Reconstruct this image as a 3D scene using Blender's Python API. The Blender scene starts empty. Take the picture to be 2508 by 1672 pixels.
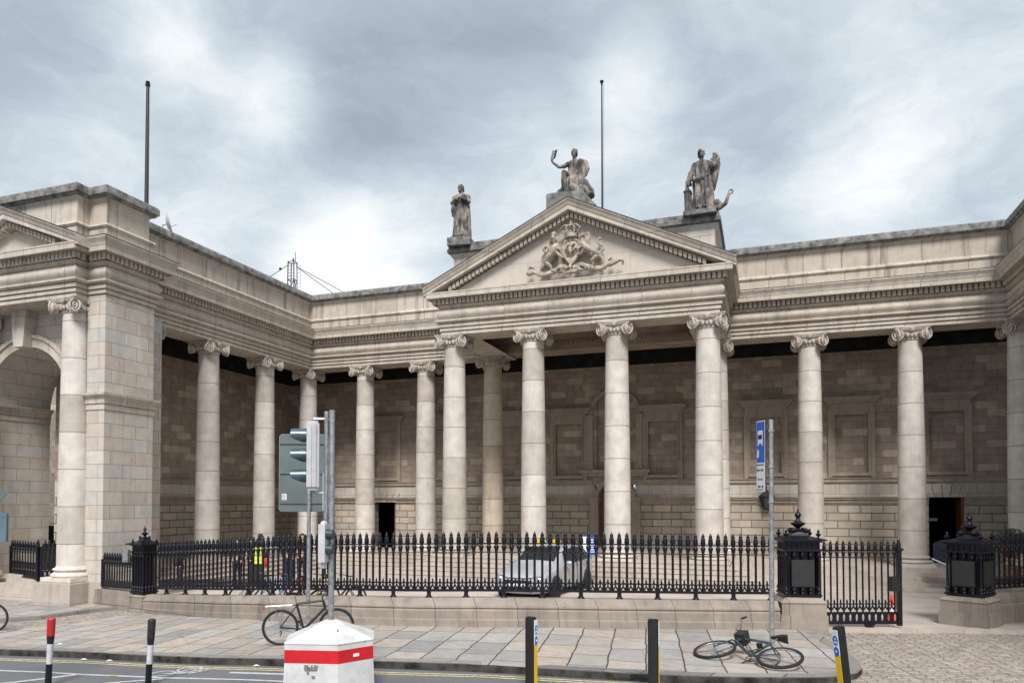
import bpy, bmesh, math, random
from mathutils import Vector, Matrix
R=math.radians; PI=math.pi
sin,cos=math.sin,math.cos
random.seed(7)
S=bpy.context.scene; COL=S.collection

# ------------------------------------------------------------------ mesh helper
class MB:
    def __init__(s): s.v=[]; s.f=[]; s.m=[]; s.mi=0; s.T=None
    def mat(s,i): s.mi=i; return s
    def add(s,vs,fs):
        b=len(s.v)
        if s.T is not None: vs=[tuple(s.T@Vector(v)) for v in vs]
        s.v+= [tuple(v) for v in vs]; s.f+=[[b+i for i in f] for f in fs]; s.m+=[s.mi]*len(fs); return s
    def box(s,x0,x1,y0,y1,z0,z1):
        return s.add([(x0,y0,z0),(x1,y0,z0),(x1,y1,z0),(x0,y1,z0),(x0,y0,z1),(x1,y0,z1),(x1,y1,z1),(x0,y1,z1)],
          [(0,3,2,1),(4,5,6,7),(0,1,5,4),(1,2,6,5),(2,3,7,6),(3,0,4,7)])
    def obox(s,c,d,rz=0,taper=1):
        vs=[]
        for z in (0,1):
            k=taper if z else 1
            for sx,sy in ((-1,-1),(1,-1),(1,1),(-1,1)):
                x,y=sx*d[0]/2*k,sy*d[1]/2*k
                vs.append((c[0]+x*cos(rz)-y*sin(rz),c[1]+x*sin(rz)+y*cos(rz),c[2]+z*d[2]))
        return s.add(vs,[(0,3,2,1),(4,5,6,7),(0,1,5,4),(1,2,6,5),(2,3,7,6),(3,0,4,7)])
    def lathe(s,prof,c=(0,0,0),n=24,mod=None,ex=1,ey=1):
        vs=[];fs=[]
        for k,(r,z) in enumerate(prof):
            for i in range(n):
                a=2*PI*i/n; rr=r*(mod(a,z) if mod else 1)
                vs.append((c[0]+rr*ex*cos(a),c[1]+rr*ey*sin(a),c[2]+z))
        for k in range(len(prof)-1):
            for i in range(n):
                j=(i+1)%n; fs.append((k*n+i,k*n+j,(k+1)*n+j,(k+1)*n+i))
        fs.append(tuple(range(n))[::-1]); fs.append(tuple((len(prof)-1)*n+i for i in range(n)))
        return s.add(vs,fs)
    def tube(s,pts,r,n=8,closed=False,round_=False):
        pts=[Vector(p) for p in pts]
        rs=r if isinstance(r,(list,tuple)) else [r]*len(pts)
        rs=list(rs)
        if round_:
            d0=(pts[0]-pts[1]).normalized(); d1=(pts[-1]-pts[-2]).normalized(); a,b=rs[0],rs[-1]
            pts=[pts[0]+d0*a,pts[0]+d0*a*.75]+pts+[pts[-1]+d1*b*.75,pts[-1]+d1*b]; rs=[a*.12,a*.66]+rs+[b*.66,b*.12]
        N=len(pts); vs=[];fs=[]; u=None
        for i,p in enumerate(pts):
            if closed: t=pts[(i+1)%N]-pts[i-1]
            else: t=pts[min(i+1,N-1)]-pts[max(i-1,0)]
            if t.length<1e-9: t=Vector((0,0,1))
            t.normalize()
            if u is None:
                u=t.cross(Vector((0,0,1)))
                if u.length<.05: u=t.cross(Vector((0,1,0)))
            u=(u-t*u.dot(t))
            if u.length<1e-6: u=t.orthogonal()
            u.normalize(); w=t.cross(u)
            for k in range(n):
                a=2*PI*k/n; vs.append(p+u*rs[i]*cos(a)+w*rs[i]*sin(a))
        m=N if closed else N-1
        for i in range(m):
            i2=(i+1)%N
            for k in range(n):
                k2=(k+1)%n; fs.append((i*n+k,i*n+k2,i2*n+k2,i2*n+k))
        if not closed: fs.append(tuple(range(n))[::-1]); fs.append(tuple((N-1)*n+k for k in range(n)))
        return s.add(vs,fs)
    def sweep(s,prof,path,closed=False,zf=None,side=1):
        P=[Vector((p[0],p[1])) for p in path]; N=len(P); vs=[];fs=[]; M=len(prof)
        for i,p in enumerate(P):
            d0=(P[i]-P[i-1]) if (i>0 or closed) else None
            d1=(P[(i+1)%N]-P[i]) if (i<N-1 or closed) else None
            if d0 is None: d0=d1
            if d1 is None: d1=d0
            d0=d0.normalized(); d1=d1.normalized()
            n0=Vector((d0.y,-d0.x)); n1=Vector((d1.y,-d1.x)); m=n0+n1
            if m.length<1e-6: m=n0
            m=m/ (m.dot(n0)) *side
            zz=zf(p.x,p.y) if zf else 0
            for o,z in prof: vs.append((p.x+m.x*o,p.y+m.y*o,z+zz))
        K=N if closed else N-1
        for i in range(K):
            i2=(i+1)%N
            for k in range(M-1): fs.append((i*M+k,i2*M+k,i2*M+k+1,i*M+k+1))
        if not closed: fs.append(tuple(range(M))); fs.append(tuple((N-1)*M+k for k in range(M))[::-1])
        return s.add(vs,fs)
    def prism(s,poly,a,b,axis='y'):
        n=len(poly)
        f={'y':lambda p,t:(p[0],t,p[1]),'x':lambda p,t:(t,p[0],p[1]),'z':lambda p,t:(p[0],p[1],t)}[axis]
        vs=[f(p,a) for p in poly]+[f(p,b) for p in poly]
        return s.add(vs,[tuple(range(n)),tuple(range(n,2*n))[::-1]]+[(i,(i+1)%n,n+(i+1)%n,n+i) for i in range(n)])
    def sph(s,c,r,nu=12,nv=8):
        if not isinstance(r,(tuple,list)): r=(r,r,r)
        vs=[];fs=[]
        for j in range(1,nv):
            b=PI*j/nv-PI/2
            for i in range(nu):
                a=2*PI*i/nu; vs.append((c[0]+r[0]*cos(b)*cos(a),c[1]+r[1]*cos(b)*sin(a),c[2]+r[2]*sin(b)))
        k=len(vs); vs+=[(c[0],c[1],c[2]-r[2]),(c[0],c[1],c[2]+r[2])]
        for j in range(nv-2):
            for i in range(nu):
                i2=(i+1)%nu; fs.append((j*nu+i,j*nu+i2,(j+1)*nu+i2,(j+1)*nu+i))
        for i in range(nu):
            i2=(i+1)%nu; fs.append((k,i2,i)); fs.append((k+1,(nv-2)*nu+i,(nv-2)*nu+i2))
        return s.add(vs,fs)
    def torus(s,c,Rr,r,axis='y',n=36,m=8,ez=1):
        pts=[]
        for i in range(n):
            a=2*PI*i/n
            p={'y':(Rr*cos(a),0,Rr*sin(a)),'z':(Rr*cos(a),Rr*sin(a),0),'x':(0,Rr*cos(a),Rr*sin(a))}[axis]
            pts.append((c[0]+p[0],c[1]+p[1],c[2]+p[2]))
        return s.tube(pts,r,m,closed=True)
    def mesh(s,name,mats,smooth=35):
        me=bpy.data.meshes.new(name); me.from_pydata(s.v,[],s.f); me.update()
        bm=bmesh.new(); bm.from_mesh(me); bmesh.ops.recalc_face_normals(bm,faces=bm.faces); bm.to_mesh(me); bm.free()
        for m in (mats if isinstance(mats,(list,tuple)) else [mats]): me.materials.append(m)
        me.polygons.foreach_set('material_index',s.m)
        if smooth:
            me.polygons.foreach_set('use_smooth',[True]*len(me.polygons)); me.set_sharp_from_angle(angle=R(smooth))
        return me
    def build(s,name,mats,parent=None,smooth=35,loc=None):
        o=bpy.data.objects.new(name,s.mesh(name,mats,smooth)); COL.objects.link(o)
        if parent is not None: o.parent=parent
        if loc is not None: o.location=loc
        return o
def tag(o,label=None,cat=None,group=None,kind=None):
    if label: o['label']=label
    if cat: o['category']=cat
    if group: o['group']=group
    if kind: o['kind']=kind
    return o
def empty(name,loc=(0,0,0),rz=0,label=None,cat=None,group=None,rot=None):
    o=bpy.data.objects.new(name,None); COL.objects.link(o); o.location=loc; o.rotation_euler=rot or (0,0,rz); o.empty_display_size=.3
    return tag(o,label,cat,group)
def link(name,me,parent=None,loc=(0,0,0),rz=0):
    o=bpy.data.objects.new(name,me); COL.objects.link(o); o.parent=parent; o.location=loc; o.rotation_euler=(0,0,rz); return o
def copy_tree(o,parent=None):
    c=o.copy(); COL.objects.link(c); c.parent=parent
    for ch in [x for x in bpy.data.objects if x.parent==o]: copy_tree(ch,c)
    return c
def fuse(mb,vox,name,mats,smooth_it=3):
    """one continuous skin out of overlapping volumes"""
    o=mb.build('tmp',mats); m=o.modifiers.new('r','REMESH'); m.mode='VOXEL'; m.voxel_size=vox; m.use_smooth_shade=True
    m2=o.modifiers.new('s','SMOOTH'); m2.iterations=smooth_it; m2.factor=.5
    dg=bpy.context.evaluated_depsgraph_get(); dg.update()
    me=bpy.data.meshes.new_from_object(o.evaluated_get(dg)); me.name=name
    bpy.data.objects.remove(o)
    me.materials.clear()
    for k in (mats if isinstance(mats,(list,tuple)) else [mats]): me.materials.append(k)
    return me

# ------------------------------------------------------------------ materials
def nt(name):
    m=bpy.data.materials.new(name); m.use_nodes=True; t=m.node_tree; return m,t,t.nodes['Principled BSDF']
def N(t,typ,**kw):
    n=t.nodes.new(typ)
    for k,v in kw.items():
        if k.startswith('i_'):
            key=k[2:]; key=int(key) if key.isdigit() else key.replace('_',' ')
            n.inputs[key].default_value=v
        else: setattr(n,k,v)
    return n
def math_(t,op,a,b=None,clamp=False):
    n=N(t,'ShaderNodeMath',operation=op,use_clamp=clamp)
    for i,x in enumerate((a,b)):
        if x is None: continue
        if isinstance(x,(int,float)): n.inputs[i].default_value=x
        else: t.links.new(x,n.inputs[i])
    return n.outputs[0]
def ramp(t,fac,stops,interp='LINEAR'):
    n=N(t,'ShaderNodeValToRGB'); n.color_ramp.interpolation=interp; e=n.color_ramp.elements
    while len(e)<len(stops): e.new(.5)
    for k,(p,c) in zip(e,stops):
        k.position=p; k.color=(c,c,c,1) if isinstance(c,(int,float)) else (*c,1)
    t.links.new(fac,n.inputs[0]); return n.outputs[0]
def mix(t,fac,a,b,mode='MIX'):
    n=N(t,'ShaderNodeMix',data_type='RGBA',blend_type=mode)
    for i,x in ((0,fac),(6,a),(7,b)):
        if isinstance(x,(int,float)): n.inputs[i].default_value=x
        elif isinstance(x,tuple): n.inputs[i].default_value=(*x,1)
        else: t.links.new(x,n.inputs[i])
    return n.outputs[2]
def noise_(t,vec,scale,detail=4,rough=.55):
    n=N(t,'ShaderNodeTexNoise',i_Scale=scale,i_Detail=detail,i_Roughness=rough)
    if vec is not None: t.links.new(vec,n.inputs['Vector'])
    return n.outputs['Fac']
def pos(t): return N(t,'ShaderNodeNewGeometry').outputs['Position']
def simple(name,c,rough=.6,metal=0,var=.12,scale=6,spec=.5,bump=0):
    m,t,b=nt(name); b.inputs['Roughness'].default_value=rough; b.inputs['Metallic'].default_value=metal; b.inputs['Specular IOR Level'].default_value=spec
    n=noise_(t,pos(t),scale)
    lo=tuple(x*(1-var*1.6) for x in c); hi=tuple(min(1,x*(1+var)) for x in c)
    t.links.new(ramp(t,n,[(.3,lo),(.7,hi)]),b.inputs['Base Color'])
    if bump:
        bp=N(t,'ShaderNodeBump',i_Strength=bump,i_Distance=.01); t.links.new(noise_(t,pos(t),scale*6),bp.inputs['Height']); t.links.new(bp.outputs[0],b.inputs['Normal'])
    return m
def scalevec(t,v,s):
    n=N(t,'ShaderNodeVectorMath',operation='MULTIPLY'); t.links.new(v,n.inputs[0]); n.inputs[1].default_value=s; return n.outputs[0]
STONES=[(0,(.43,.385,.33)),(.22,(.54,.49,.43)),(.45,(.50,.43,.36)),(.62,(.56,.52,.465)),(.8,(.47,.455,.42)),(1,(.58,.51,.44))]
def ashlar(name,bw,bh,pal=STONES,mortar=.008,mcol=(.16,.13,.11),streak=.35,gain=1,bump=.4,deep=False,hv=.5,stain_col=(.11,.10,.095)):
    m,t,b=nt(name); P=pos(t); sx=N(t,'ShaderNodeSeparateXYZ'); t.links.new(P,sx.inputs[0])
    u=math_(t,'ADD',sx.outputs[0],sx.outputs[1]); cv=N(t,'ShaderNodeCombineXYZ'); t.links.new(u,cv.inputs[0]); t.links.new(sx.outputs[2],cv.inputs[1])
    br=N(t,'ShaderNodeTexBrick',offset=.5,squash=1.0); t.links.new(cv.outputs[0],br.inputs['Vector'])
    for k,v in (('Color1',(0,0,0,1)),('Color2',(1,1,1,1)),('Mortar',(.5,.5,.5,1)),('Scale',1),('Mortar Size',mortar),('Mortar Smooth',.2),('Bias',0),('Brick Width',bw),('Row Height',bh)): br.inputs[k].default_value=v
    # a second, offset layout breaks the courses up
    br2=N(t,'ShaderNodeTexBrick',offset=.37,squash=.7,squash_frequency=3); t.links.new(cv.outputs[0],br2.inputs['Vector'])
    for k,v in (('Color1',(0,0,0,1)),('Color2',(1,1,1,1)),('Mortar',(.5,.5,.5,1)),('Scale',1),('Mortar Size',0),('Brick Width',bw*1.0),('Row Height',bh)): br2.inputs[k].default_value=v
    f=math_(t,'ADD',math_(t,'MULTIPLY',br.outputs['Color'],.6),math_(t,'MULTIPLY',br2.outputs['Color'],.4))
    c=ramp(t,f,[(p,tuple(x*gain for x in q)) for p,q in pal])
    n1=noise_(t,P,3.5,5); c=mix(t,hv,c,ramp(t,n1,[(.3,.78),(.7,1.12)]),'MULTIPLY')
    if streak:
        sv=scalevec(t,P,(2.3,2.3,.22)); n2=noise_(t,sv,1.6,6,.65)
        c=mix(t,math_(t,'MULTIPLY',ramp(t,n2,[(.52,0),(.75,1)]),streak),c,stain_col)
    c=mix(t,math_(t,'MULTIPLY',br.outputs['Fac'],.85),c,mcol)
    t.links.new(c,b.inputs['Base Color']); b.inputs['Roughness'].default_value=.85; b.inputs['Specular IOR Level'].default_value=.25
    bp=N(t,'ShaderNodeBump',i_Strength=bump,i_Distance=.03 if deep else .01)
    h=math_(t,'SUBTRACT',math_(t,'MULTIPLY',noise_(t,P,25,4),.35),br.outputs['Fac']); t.links.new(h,bp.inputs['Height']); t.links.new(bp.outputs[0],b.inputs['Normal'])
    return m
M={}
M['ashlar']=ashlar('ashlar_stone',1.0,.43,streak=.25)
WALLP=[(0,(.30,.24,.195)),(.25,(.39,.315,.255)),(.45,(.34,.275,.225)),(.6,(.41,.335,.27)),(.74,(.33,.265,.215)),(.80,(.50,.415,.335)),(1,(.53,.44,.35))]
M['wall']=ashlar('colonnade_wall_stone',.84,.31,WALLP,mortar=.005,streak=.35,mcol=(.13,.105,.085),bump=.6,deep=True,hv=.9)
M['rust']=ashlar('rusticated_stone',.86,.33,[(0,(.36,.31,.25)),(.3,(.46,.41,.34)),(.6,(.40,.345,.28)),(.8,(.50,.45,.37)),(1,(.54,.41,.30))],mortar=.018,mcol=(.09,.07,.055),streak=.12,bump=1,deep=True)
M['trim']=ashlar('moulding_stone',1.7,3.1,[(0,(.46,.405,.34)),(.4,(.55,.49,.42)),(.7,(.49,.43,.36)),(1,(.58,.52,.455))],mortar=.010,streak=.5,mcol=(.2,.16,.13),hv=.75,stain_col=(.17,.14,.115))
M['parapet']=ashlar('parapet_stone',1.35,2.2,[(0,(.42,.365,.305)),(.4,(.52,.46,.39)),(.7,(.46,.40,.33)),(1,(.55,.49,.42))],mortar=.014,streak=.85,mcol=(.16,.14,.12))
M['tymp']=ashlar('tympanum_stone',1.9,.8,[(0,(.50,.45,.395)),(1,(.55,.50,.44))],mortar=.007,streak=.1,mcol=(.3,.26,.22),hv=.3)
M['coping']=simple('lichened_coping_stone',(.20,.195,.185),.9,0,.40,4.2,.2,.6)
M['lead']=simple('dark_lead_flashing',(.07,.075,.09),.6,.3,.2,3)
M['step']=ashlar('step_stone',1.5,4,[(0,(.38,.33,.28)),(.5,(.48,.42,.36)),(1,(.42,.37,.32))],mortar=.006,streak=.3,mcol=(.2,.18,.16))
M['plinth']=ashlar('weathered_plinth_granite',1.15,3,[(0,(.22,.185,.155)),(.5,(.31,.265,.225)),(1,(.26,.22,.185))],mortar=.012,streak=.7,mcol=(.1,.09,.08),hv=.8)
M['dark']=simple('near_black_soffit',(.03,.028,.026),.9,0,.3,2,.1)  # even near-black colour for the cove band and colonnade ceilings
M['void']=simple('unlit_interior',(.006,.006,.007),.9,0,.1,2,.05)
M['soffit']=simple('soffit_stone',(.36,.29,.23),.9,0,.2,1.2,.2)
def column_mat(name,c1,c2):
    m,t,b=nt(name); P=pos(t); sx=N(t,'ShaderNodeSeparateXYZ'); t.links.new(P,sx.inputs[0])
    # each drum has its own tone: hash of the drum number and the column's own place
    oi=N(t,'ShaderNodeObjectInfo').outputs['Random']
    q=math_(t,'ADD',math_(t,'DIVIDE',sx.outputs[2],1.17),math_(t,'MULTIPLY',oi,3)); fl=math_(t,'FLOOR',q)
    wn=N(t,'ShaderNodeTexWhiteNoise',noise_dimensions='2D'); cv=N(t,'ShaderNodeCombineXYZ'); t.links.new(fl,cv.inputs[0]); t.links.new(oi,cv.inputs[1]); t.links.new(cv.outputs[0],wn.inputs['Vector'])
    c=ramp(t,wn.outputs['Value'],[(0,c1),(.5,c2),(1,tuple(a*1.06 for a in c2))])
    fr=math_(t,'FRACT',q); j=math_(t,'LESS_THAN',fr,.024)
    c=mix(t,math_(t,'MULTIPLY',j,.8),c,(.2,.17,.15))
    n1=noise_(t,P,2.5,6); c=mix(t,.85,c,ramp(t,n1,[(.3,.76),(.7,1.08)]),'MULTIPLY')
    n2=noise_(t,scalevec(t,P,(3,3,.3)),2,6,.7); c=mix(t,math_(t,'MULTIPLY',ramp(t,n2,[(.54,0),(.78,1)]),.3),c,(.16,.14,.12))
    n3=noise_(t,P,17,3,.5); c=mix(t,ramp(t,n3,[(.70,0),(.76,.7)]),c,(.16,.14,.12))
    t.links.new(c,b.inputs['Base Color']); b.inputs['Roughness'].default_value=.8; b.inputs['Specular IOR Level'].default_value=.25
    bp=N(t,'ShaderNodeBump',i_Strength=.35,i_Distance=.01); t.links.new(math_(t,'SUBTRACT',noise_(t,P,30,4),math_(t,'MULTIPLY',j,2)),bp.inputs['Height']); t.links.new(bp.outputs[0],b.inputs['Normal'])
    return m
M['col']=column_mat('column_limestone',(.48,.43,.375),(.61,.56,.505))
M['cap']=simple('carved_capital_stone',(.50,.44,.38),.85,0,.22,9,.2,.3)
def statue_mat():
    m,t,b=nt('weathered_statue_stone'); P=pos(t); n=noise_(t,scalevec(t,P,(2.4,2.4,.9)),1.8,7,.6)
    c=ramp(t,n,[(.36,(.035,.035,.035)),(.47,(.09,.085,.08)),(.55,(.22,.19,.16)),(.64,(.38,.32,.27)),(.8,(.44,.37,.31))])
    t.links.new(c,b.inputs['Base Color']); b.inputs['Roughness'].default_value=.9
    bp=N(t,'ShaderNodeBump',i_Strength=.8,i_Distance=.04); t.links.new(noise_(t,scalevec(t,P,(11,11,2.5)),1.6,4,.6),bp.inputs['Height']); t.links.new(bp.outputs[0],b.inputs['Normal']); return m
M['statue']=statue_mat()
M['arms']=simple('carved_relief_stone',(.42,.36,.30),.85,0,.3,5,.2)
M['iron']=simple('black_painted_iron',(.006,.006,.013),.38,.0,.3,20,.4)
M['ironpanel']=simple('dull_black_metal_panel',(.022,.022,.022),.5,0,.1,5)
M['galv']=simple('galvanised_steel',(.42,.43,.44),.38,.7,.25,12)
M['signback']=simple('grey_green_sign_back',(.13,.165,.16),.45,.2,.12,2)
M['boxwhite']=simple('scuffed_white_paint',(.56,.56,.545),.55,0,.14,3.3,.3,.3)
def painted():
    m,t,b=nt('scuffed_white_paint'); P=pos(t); n=noise_(t,P,3.3,5); c=ramp(t,n,[(.3,(.46,.46,.45)),(.6,(.60,.60,.59))])
    c=mix(t,ramp(t,noise_(t,scalevec(t,P,(9,9,2)),2.5,8,.7),[(.60,0),(.68,.8)]),c,(.22,.215,.20)); c=mix(t,ramp(t,noise_(t,scalevec(t,P,(4,4,26)),2,5,.6),[(.68,0),(.72,.7)]),c,(.10,.10,.10))
    t.links.new(c,b.inputs['Base Color']); b.inputs['Roughness'].default_value=.55; return m
M['boxwhite']=painted()
M['boxred']=simple('red_paint_band',(.55,.012,.018),.4,0,.12,4)
M['tlbody']=simple('pale_grey_signal_housing',(.50,.50,.52),.4,0,.08,6)
M['tldark']=simple('dark_signal_visor',(.05,.07,.08),.3,.2,.2,9)
M['tlvisor']=simple('blue_grey_signal_visor',(.07,.10,.12),.3,.3,.2,9)
M['blue']=simple('blue_sign_face',(.02,.12,.55),.35,0,.05,3)
M['white']=simple('white_sign_face',(.75,.76,.77),.4,0,.04,3)
M['black']=simple('matt_black',(.012,.012,.013),.5,0,.2,8)
M['yellow']=simple('yellow_reflective_band',(.80,.50,.01),.35,0,.08,4)
M['redp']=simple('red_reflective_band',(.50,.02,.02),.35,0,.08,4)
M['greyp']=simple('white_reflective_band',(.55,.55,.58),.35,0,.12,8)
M['rubber']=simple('black_tyre_rubber',(.014,.014,.014),.8,0,.2,30)
M['chrome']=simple('bright_metal',(.55,.56,.58),.2,.9,.1,15)
M['bikeblack']=simple('black_bicycle_paint',(.012,.012,.014),.55,0,.1,10)
M['carpaint']=simple('silver_car_paint',(.44,.46,.49),.24,.25,.05,4)
M['glass']=simple('dark_window_glass',(.012,.014,.015),.25,0,.5,5,.35)
M['skin']=simple('skin',(.48,.27,.19),.6,0,.06,9)
M['hair']=simple('dark_hair',(.012,.010,.010),.7,0,.2,30)
M['hivis']=simple('yellow_green_vest',(.62,.85,.02),.6,0,.08,6)
M['navy']=simple('dark_navy_cloth',(.012,.012,.03),.8,0,.2,8)
M['charc']=simple('charcoal_cloth',(.02,.02,.022),.85,0,.2,8)
M['orange']=simple('orange_plastic',(.85,.10,.02),.5,0,.08,6)
M['redcloth']=simple('red_cloth',(.5,.02,.05),.8,0,.1,6)
M['leaf']=simple('shrub_leaves',(.05,.08,.03),.6,0,.4,20)
M['flower']=simple('orange_red_flowers',(.55,.12,.05),.6,0,.3,20)
M['wood']=simple('varnished_brown_timber',(.16,.065,.03),.5,0,.3,5)
M['tan']=simple('tan_terracotta',(.3,.13,.08),.8,0,.2,5)
def asphalt():
    m,t,b=nt('asphalt'); P=pos(t); n=noise_(t,P,60,3); n2=noise_(t,P,.7,4)
    c=mix(t,.6,ramp(t,n,[(.3,(.095,.095,.10)),(.7,(.16,.16,.17))]),ramp(t,n2,[(.3,(.095,.095,.115)),(.7,(.165,.165,.167))])); t.links.new(c,b.inputs['Base Color']); b.inputs['Roughness'].default_value=.85
    bp=N(t,'ShaderNodeBump',i_Strength=.4,i_Distance=.01); t.links.new(n,bp.inputs['Height']); t.links.new(bp.outputs[0],b.inputs['Normal']); return m
def paved(name,rot,bw,bh,pal,mortar,mcol,bump=.5,jit=0,rough=.75):
    m,t,b=nt(name); P=pos(t)
    if jit:
        nn=N(t,'ShaderNodeTexNoise',i_Scale=1.6,i_Detail=2); t.links.new(P,nn.inputs['Vector'])
        s=N(t,'ShaderNodeVectorMath',operation='SUBTRACT'); t.links.new(nn.outputs['Color'],s.inputs[0]); s.inputs[1].default_value=(.5,.5,.5)
        s2=scalevec(t,s.outputs[0],(jit,jit,0)); a=N(t,'ShaderNodeVectorMath',operation='ADD'); t.links.new(P,a.inputs[0]); t.links.new(s2,a.inputs[1]); V=a.outputs[0]
    else: V=P
    mp=N(t,'ShaderNodeMapping'); mp.inputs['Rotation'].default_value=(0,0,rot); t.links.new(V,mp.inputs['Vector'])
    br=N(t,'ShaderNodeTexBrick',offset=.43,squash=.8,squash_frequency=2); t.links.new(mp.outputs[0],br.inputs['Vector'])
    for k,v in (('Color1',(0,0,0,1)),('Color2',(1,1,1,1)),('Mortar',(.5,.5,.5,1)),('Scale',1),('Mortar Size',mortar),('Mortar Smooth',.3),('Brick Width',bw),('Row Height',bh)): br.inputs[k].default_value=v
    c=ramp(t,br.outputs['Color'],pal); c=mix(t,.7,c,ramp(t,noise_(t,P,5,6,.65),[(.3,.75),(.7,1.15)]),'MULTIPLY')
    c=mix(t,ramp(t,noise_(t,P,1.3,5,.6),[(.55,0),(.75,.35)]),c,(.13,.12,.11))
    vo=N(t,'ShaderNodeTexVoronoi',i_Scale=2.1); t.links.new(P,vo.inputs['Vector']); c=mix(t,math_(t,'MULTIPLY',math_(t,'LESS_THAN',vo.outputs['Distance'],.055),.55),c,(.10,.09,.085))
    c=mix(t,math_(t,'MULTIPLY',br.outputs['Fac'],.9),c,mcol); t.links.new(c,b.inputs['Base Color']); b.inputs['Roughness'].default_value=rough; b.inputs['Specular IOR Level'].default_value=.3
    bp=N(t,'ShaderNodeBump',i_Strength=bump,i_Distance=.02); t.links.new(math_(t,'SUBTRACT',math_(t,'MULTIPLY',noise_(t,P,12,4),.4),br.outputs['Fac']),bp.inputs['Height']); t.links.new(bp.outputs[0],b.inputs['Normal']); return m
SLAB=[(0,(.27,.262,.252)),(.25,(.35,.335,.315)),(.4,(.40,.335,.28)),(.55,(.33,.29,.255)),(.7,(.38,.37,.35)),(.85,(.43,.36,.30)),(1,(.31,.305,.295))]
M['asphalt']=asphalt()
M['slab']=paved('granite_paving_slabs',R(90-8.5),1.15,.68,SLAB,.016,(.05,.04,.035),.8,.08)
M['kerb']=paved('granite_kerbstone',R(12),1.3,6,[(0,(.17,.165,.16)),(.5,(.27,.25,.23)),(1,(.21,.205,.2))],.014,(.05,.05,.05),.5)
M['kerbface']=simple('tar_and_shade_kerb_face',(.06,.055,.052),.9,0,.5,4,.2,.3)  # road dirt plus the shade on the kerb's upright side, painted as one dark colour
M['setts']=paved('worn_cobble_setts',R(-12),.25,.135,[(0,(.28,.235,.20)),(.4,(.40,.345,.295)),(.7,(.34,.295,.255)),(1,(.46,.40,.345))],.011,(.12,.095,.075),.8,.22)
M['court']=simple('pale_concrete',(.46,.405,.36),.85,0,.12,1.1,.2,.2)
M['earth']=simple('town_ground',(.12,.12,.12),.9,0,.2,.3)
M['pyellow']=simple('yellow_road_paint',(.62,.54,.27),.7,0,.25,14)
M['pwhite']=simple('white_road_paint',(.50,.50,.51),.7,0,.2,14)

# ------------------------------------------------------------------ ground heights
def lerp_tab(tab,x):
    if x<=tab[0][0]: return tab[0][1]
    for (a,b),(c,d) in zip(tab,tab[1:]):
        if x<=c: return b+(d-b)*(x-a)/(c-a)
    return tab[-1][1]
G1=[(-30,-.25),(-22,-.15),(-16.5,-.1),(-12.5,.1),(-8.5,.22),(-4.5,.27),(0,.2),(6,.1),(12,.1)]
G2=[(-25,-.1),(-20,0),(-14,.3),(-9,.42),(-4,.42),(0,.25),(4,.03),(9,0)]
FENCE=[(-17.1,17.05),(-15.4,16.65),(-13.5,16.2),(-11.4,15.85),(-9.4,15.72),(-7.8,15.8),(-6.2,16.12),(-4.17,16.66),(-2.5,17.3),(-1.2,17.82),(.3,18.46)]
def g1(x): return lerp_tab(G1,x)
def gz(x,y):
    yf=lerp_tab([(-30,19)]+FENCE+[(1.3,19.3),(5,21),(8,22.5)],x)
    w=min(1,max(0,(y-yf-.3)/5)); w=w*w*(3-2*w)
    return g1(x)*(1-w)+lerp_tab(G2,x)*w
def grid_sheet(name,mat,front,back,x0,x1,nx,ny,off,skirt=0,parent=None,kind='structure'):
    mb=MB(); vs=[];fs=[]
    for i in range(nx+1):
        x=x0+(x1-x0)*i/nx; a=front(x); b=back(x)
        for j in range(ny+1):
            y=a+(b-a)*j/ny; vs.append((x,y,gz(x,y)+off))
    for i in range(nx):
        for j in range(ny):
            k=i*(ny+1)+j; fs.append((k,k+ny+1,k+ny+2,k+1))
    mb.add(vs,fs); o=mb.build(name,mat,parent,smooth=0); tag(o,kind=kind); return o
KERB=[(-32,11.9),(-20,11.7),(-15.56,11.55),(-13.66,11.52),(-11.86,11.42),(-10,11.48),(-8.44,11.69),(-6.71,12.03),(-5,12.27),(-3.14,12.52),(-1.9,12.74),(-1.13,12.91),(-.23,13.21),(.38,13.46),(.85,13.66),(1.2,13.92),(1.48,14.3),(1.62,14.8),(1.65,15.4),(1.58,16.0),(1.44,16.7),(1.3,17.4),(1.1,18.3)]
FRONTK=[p for p in KERB if p[1]<13.95 and p[0]<1.25]
def kf(x): return lerp_tab(FRONTK,x)
# terrain far around, road, forecourt setts, court
MB().add([(-300,-200,-.75),(300,-200,-.75),(300,400,-.75),(-300,400,-.75)],[(0,1,2,3)]).build('ground',M['earth'],smooth=0)['kind']='structure'
grid_sheet('road',M['asphalt'],lambda x:-25,lambda x:kf(x)+.05 if x<1.2 else 13.9,-40,14,54,14,-.13)
# the setts right of the pavement, up to the gate line
def gate_y(x): return lerp_tab([(0.0,18.9),(1.3,19.35),(3.2,20.15),(4.2,20.6),(9,22)],x)
o=grid_sheet('cobbled_forecourt',M['setts'],lambda x:13.6,lambda x:gate_y(x)+.6,-.5,14,30,20,-.10)
grid_sheet('cobbled_driveway',M['setts'],lambda x:12.2,lambda x:17.6 if x>-19.3 else 17.0,-32,-15.8,20,8,-.02)
grid_sheet('courtyard',M['court'],lambda x:(lerp_tab(FENCE,x)+.1 if x<.6 else gate_y(x)-.02) if x>-17.1 else 17.55,lambda x:36,-27,14,70,36,-.03)
tb_=MB(); tb_.sweep([(-.02,-.012),(.30,-.012),(.31,-.4),(-.02,-.4)],[(x,gate_y(x)) for x in (1.0,1.3,2.2,3.2,4.2,5.5,9)],zf=gz); tb_.build('threshold',M['step'],smooth=0)['kind']='structure'
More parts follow.
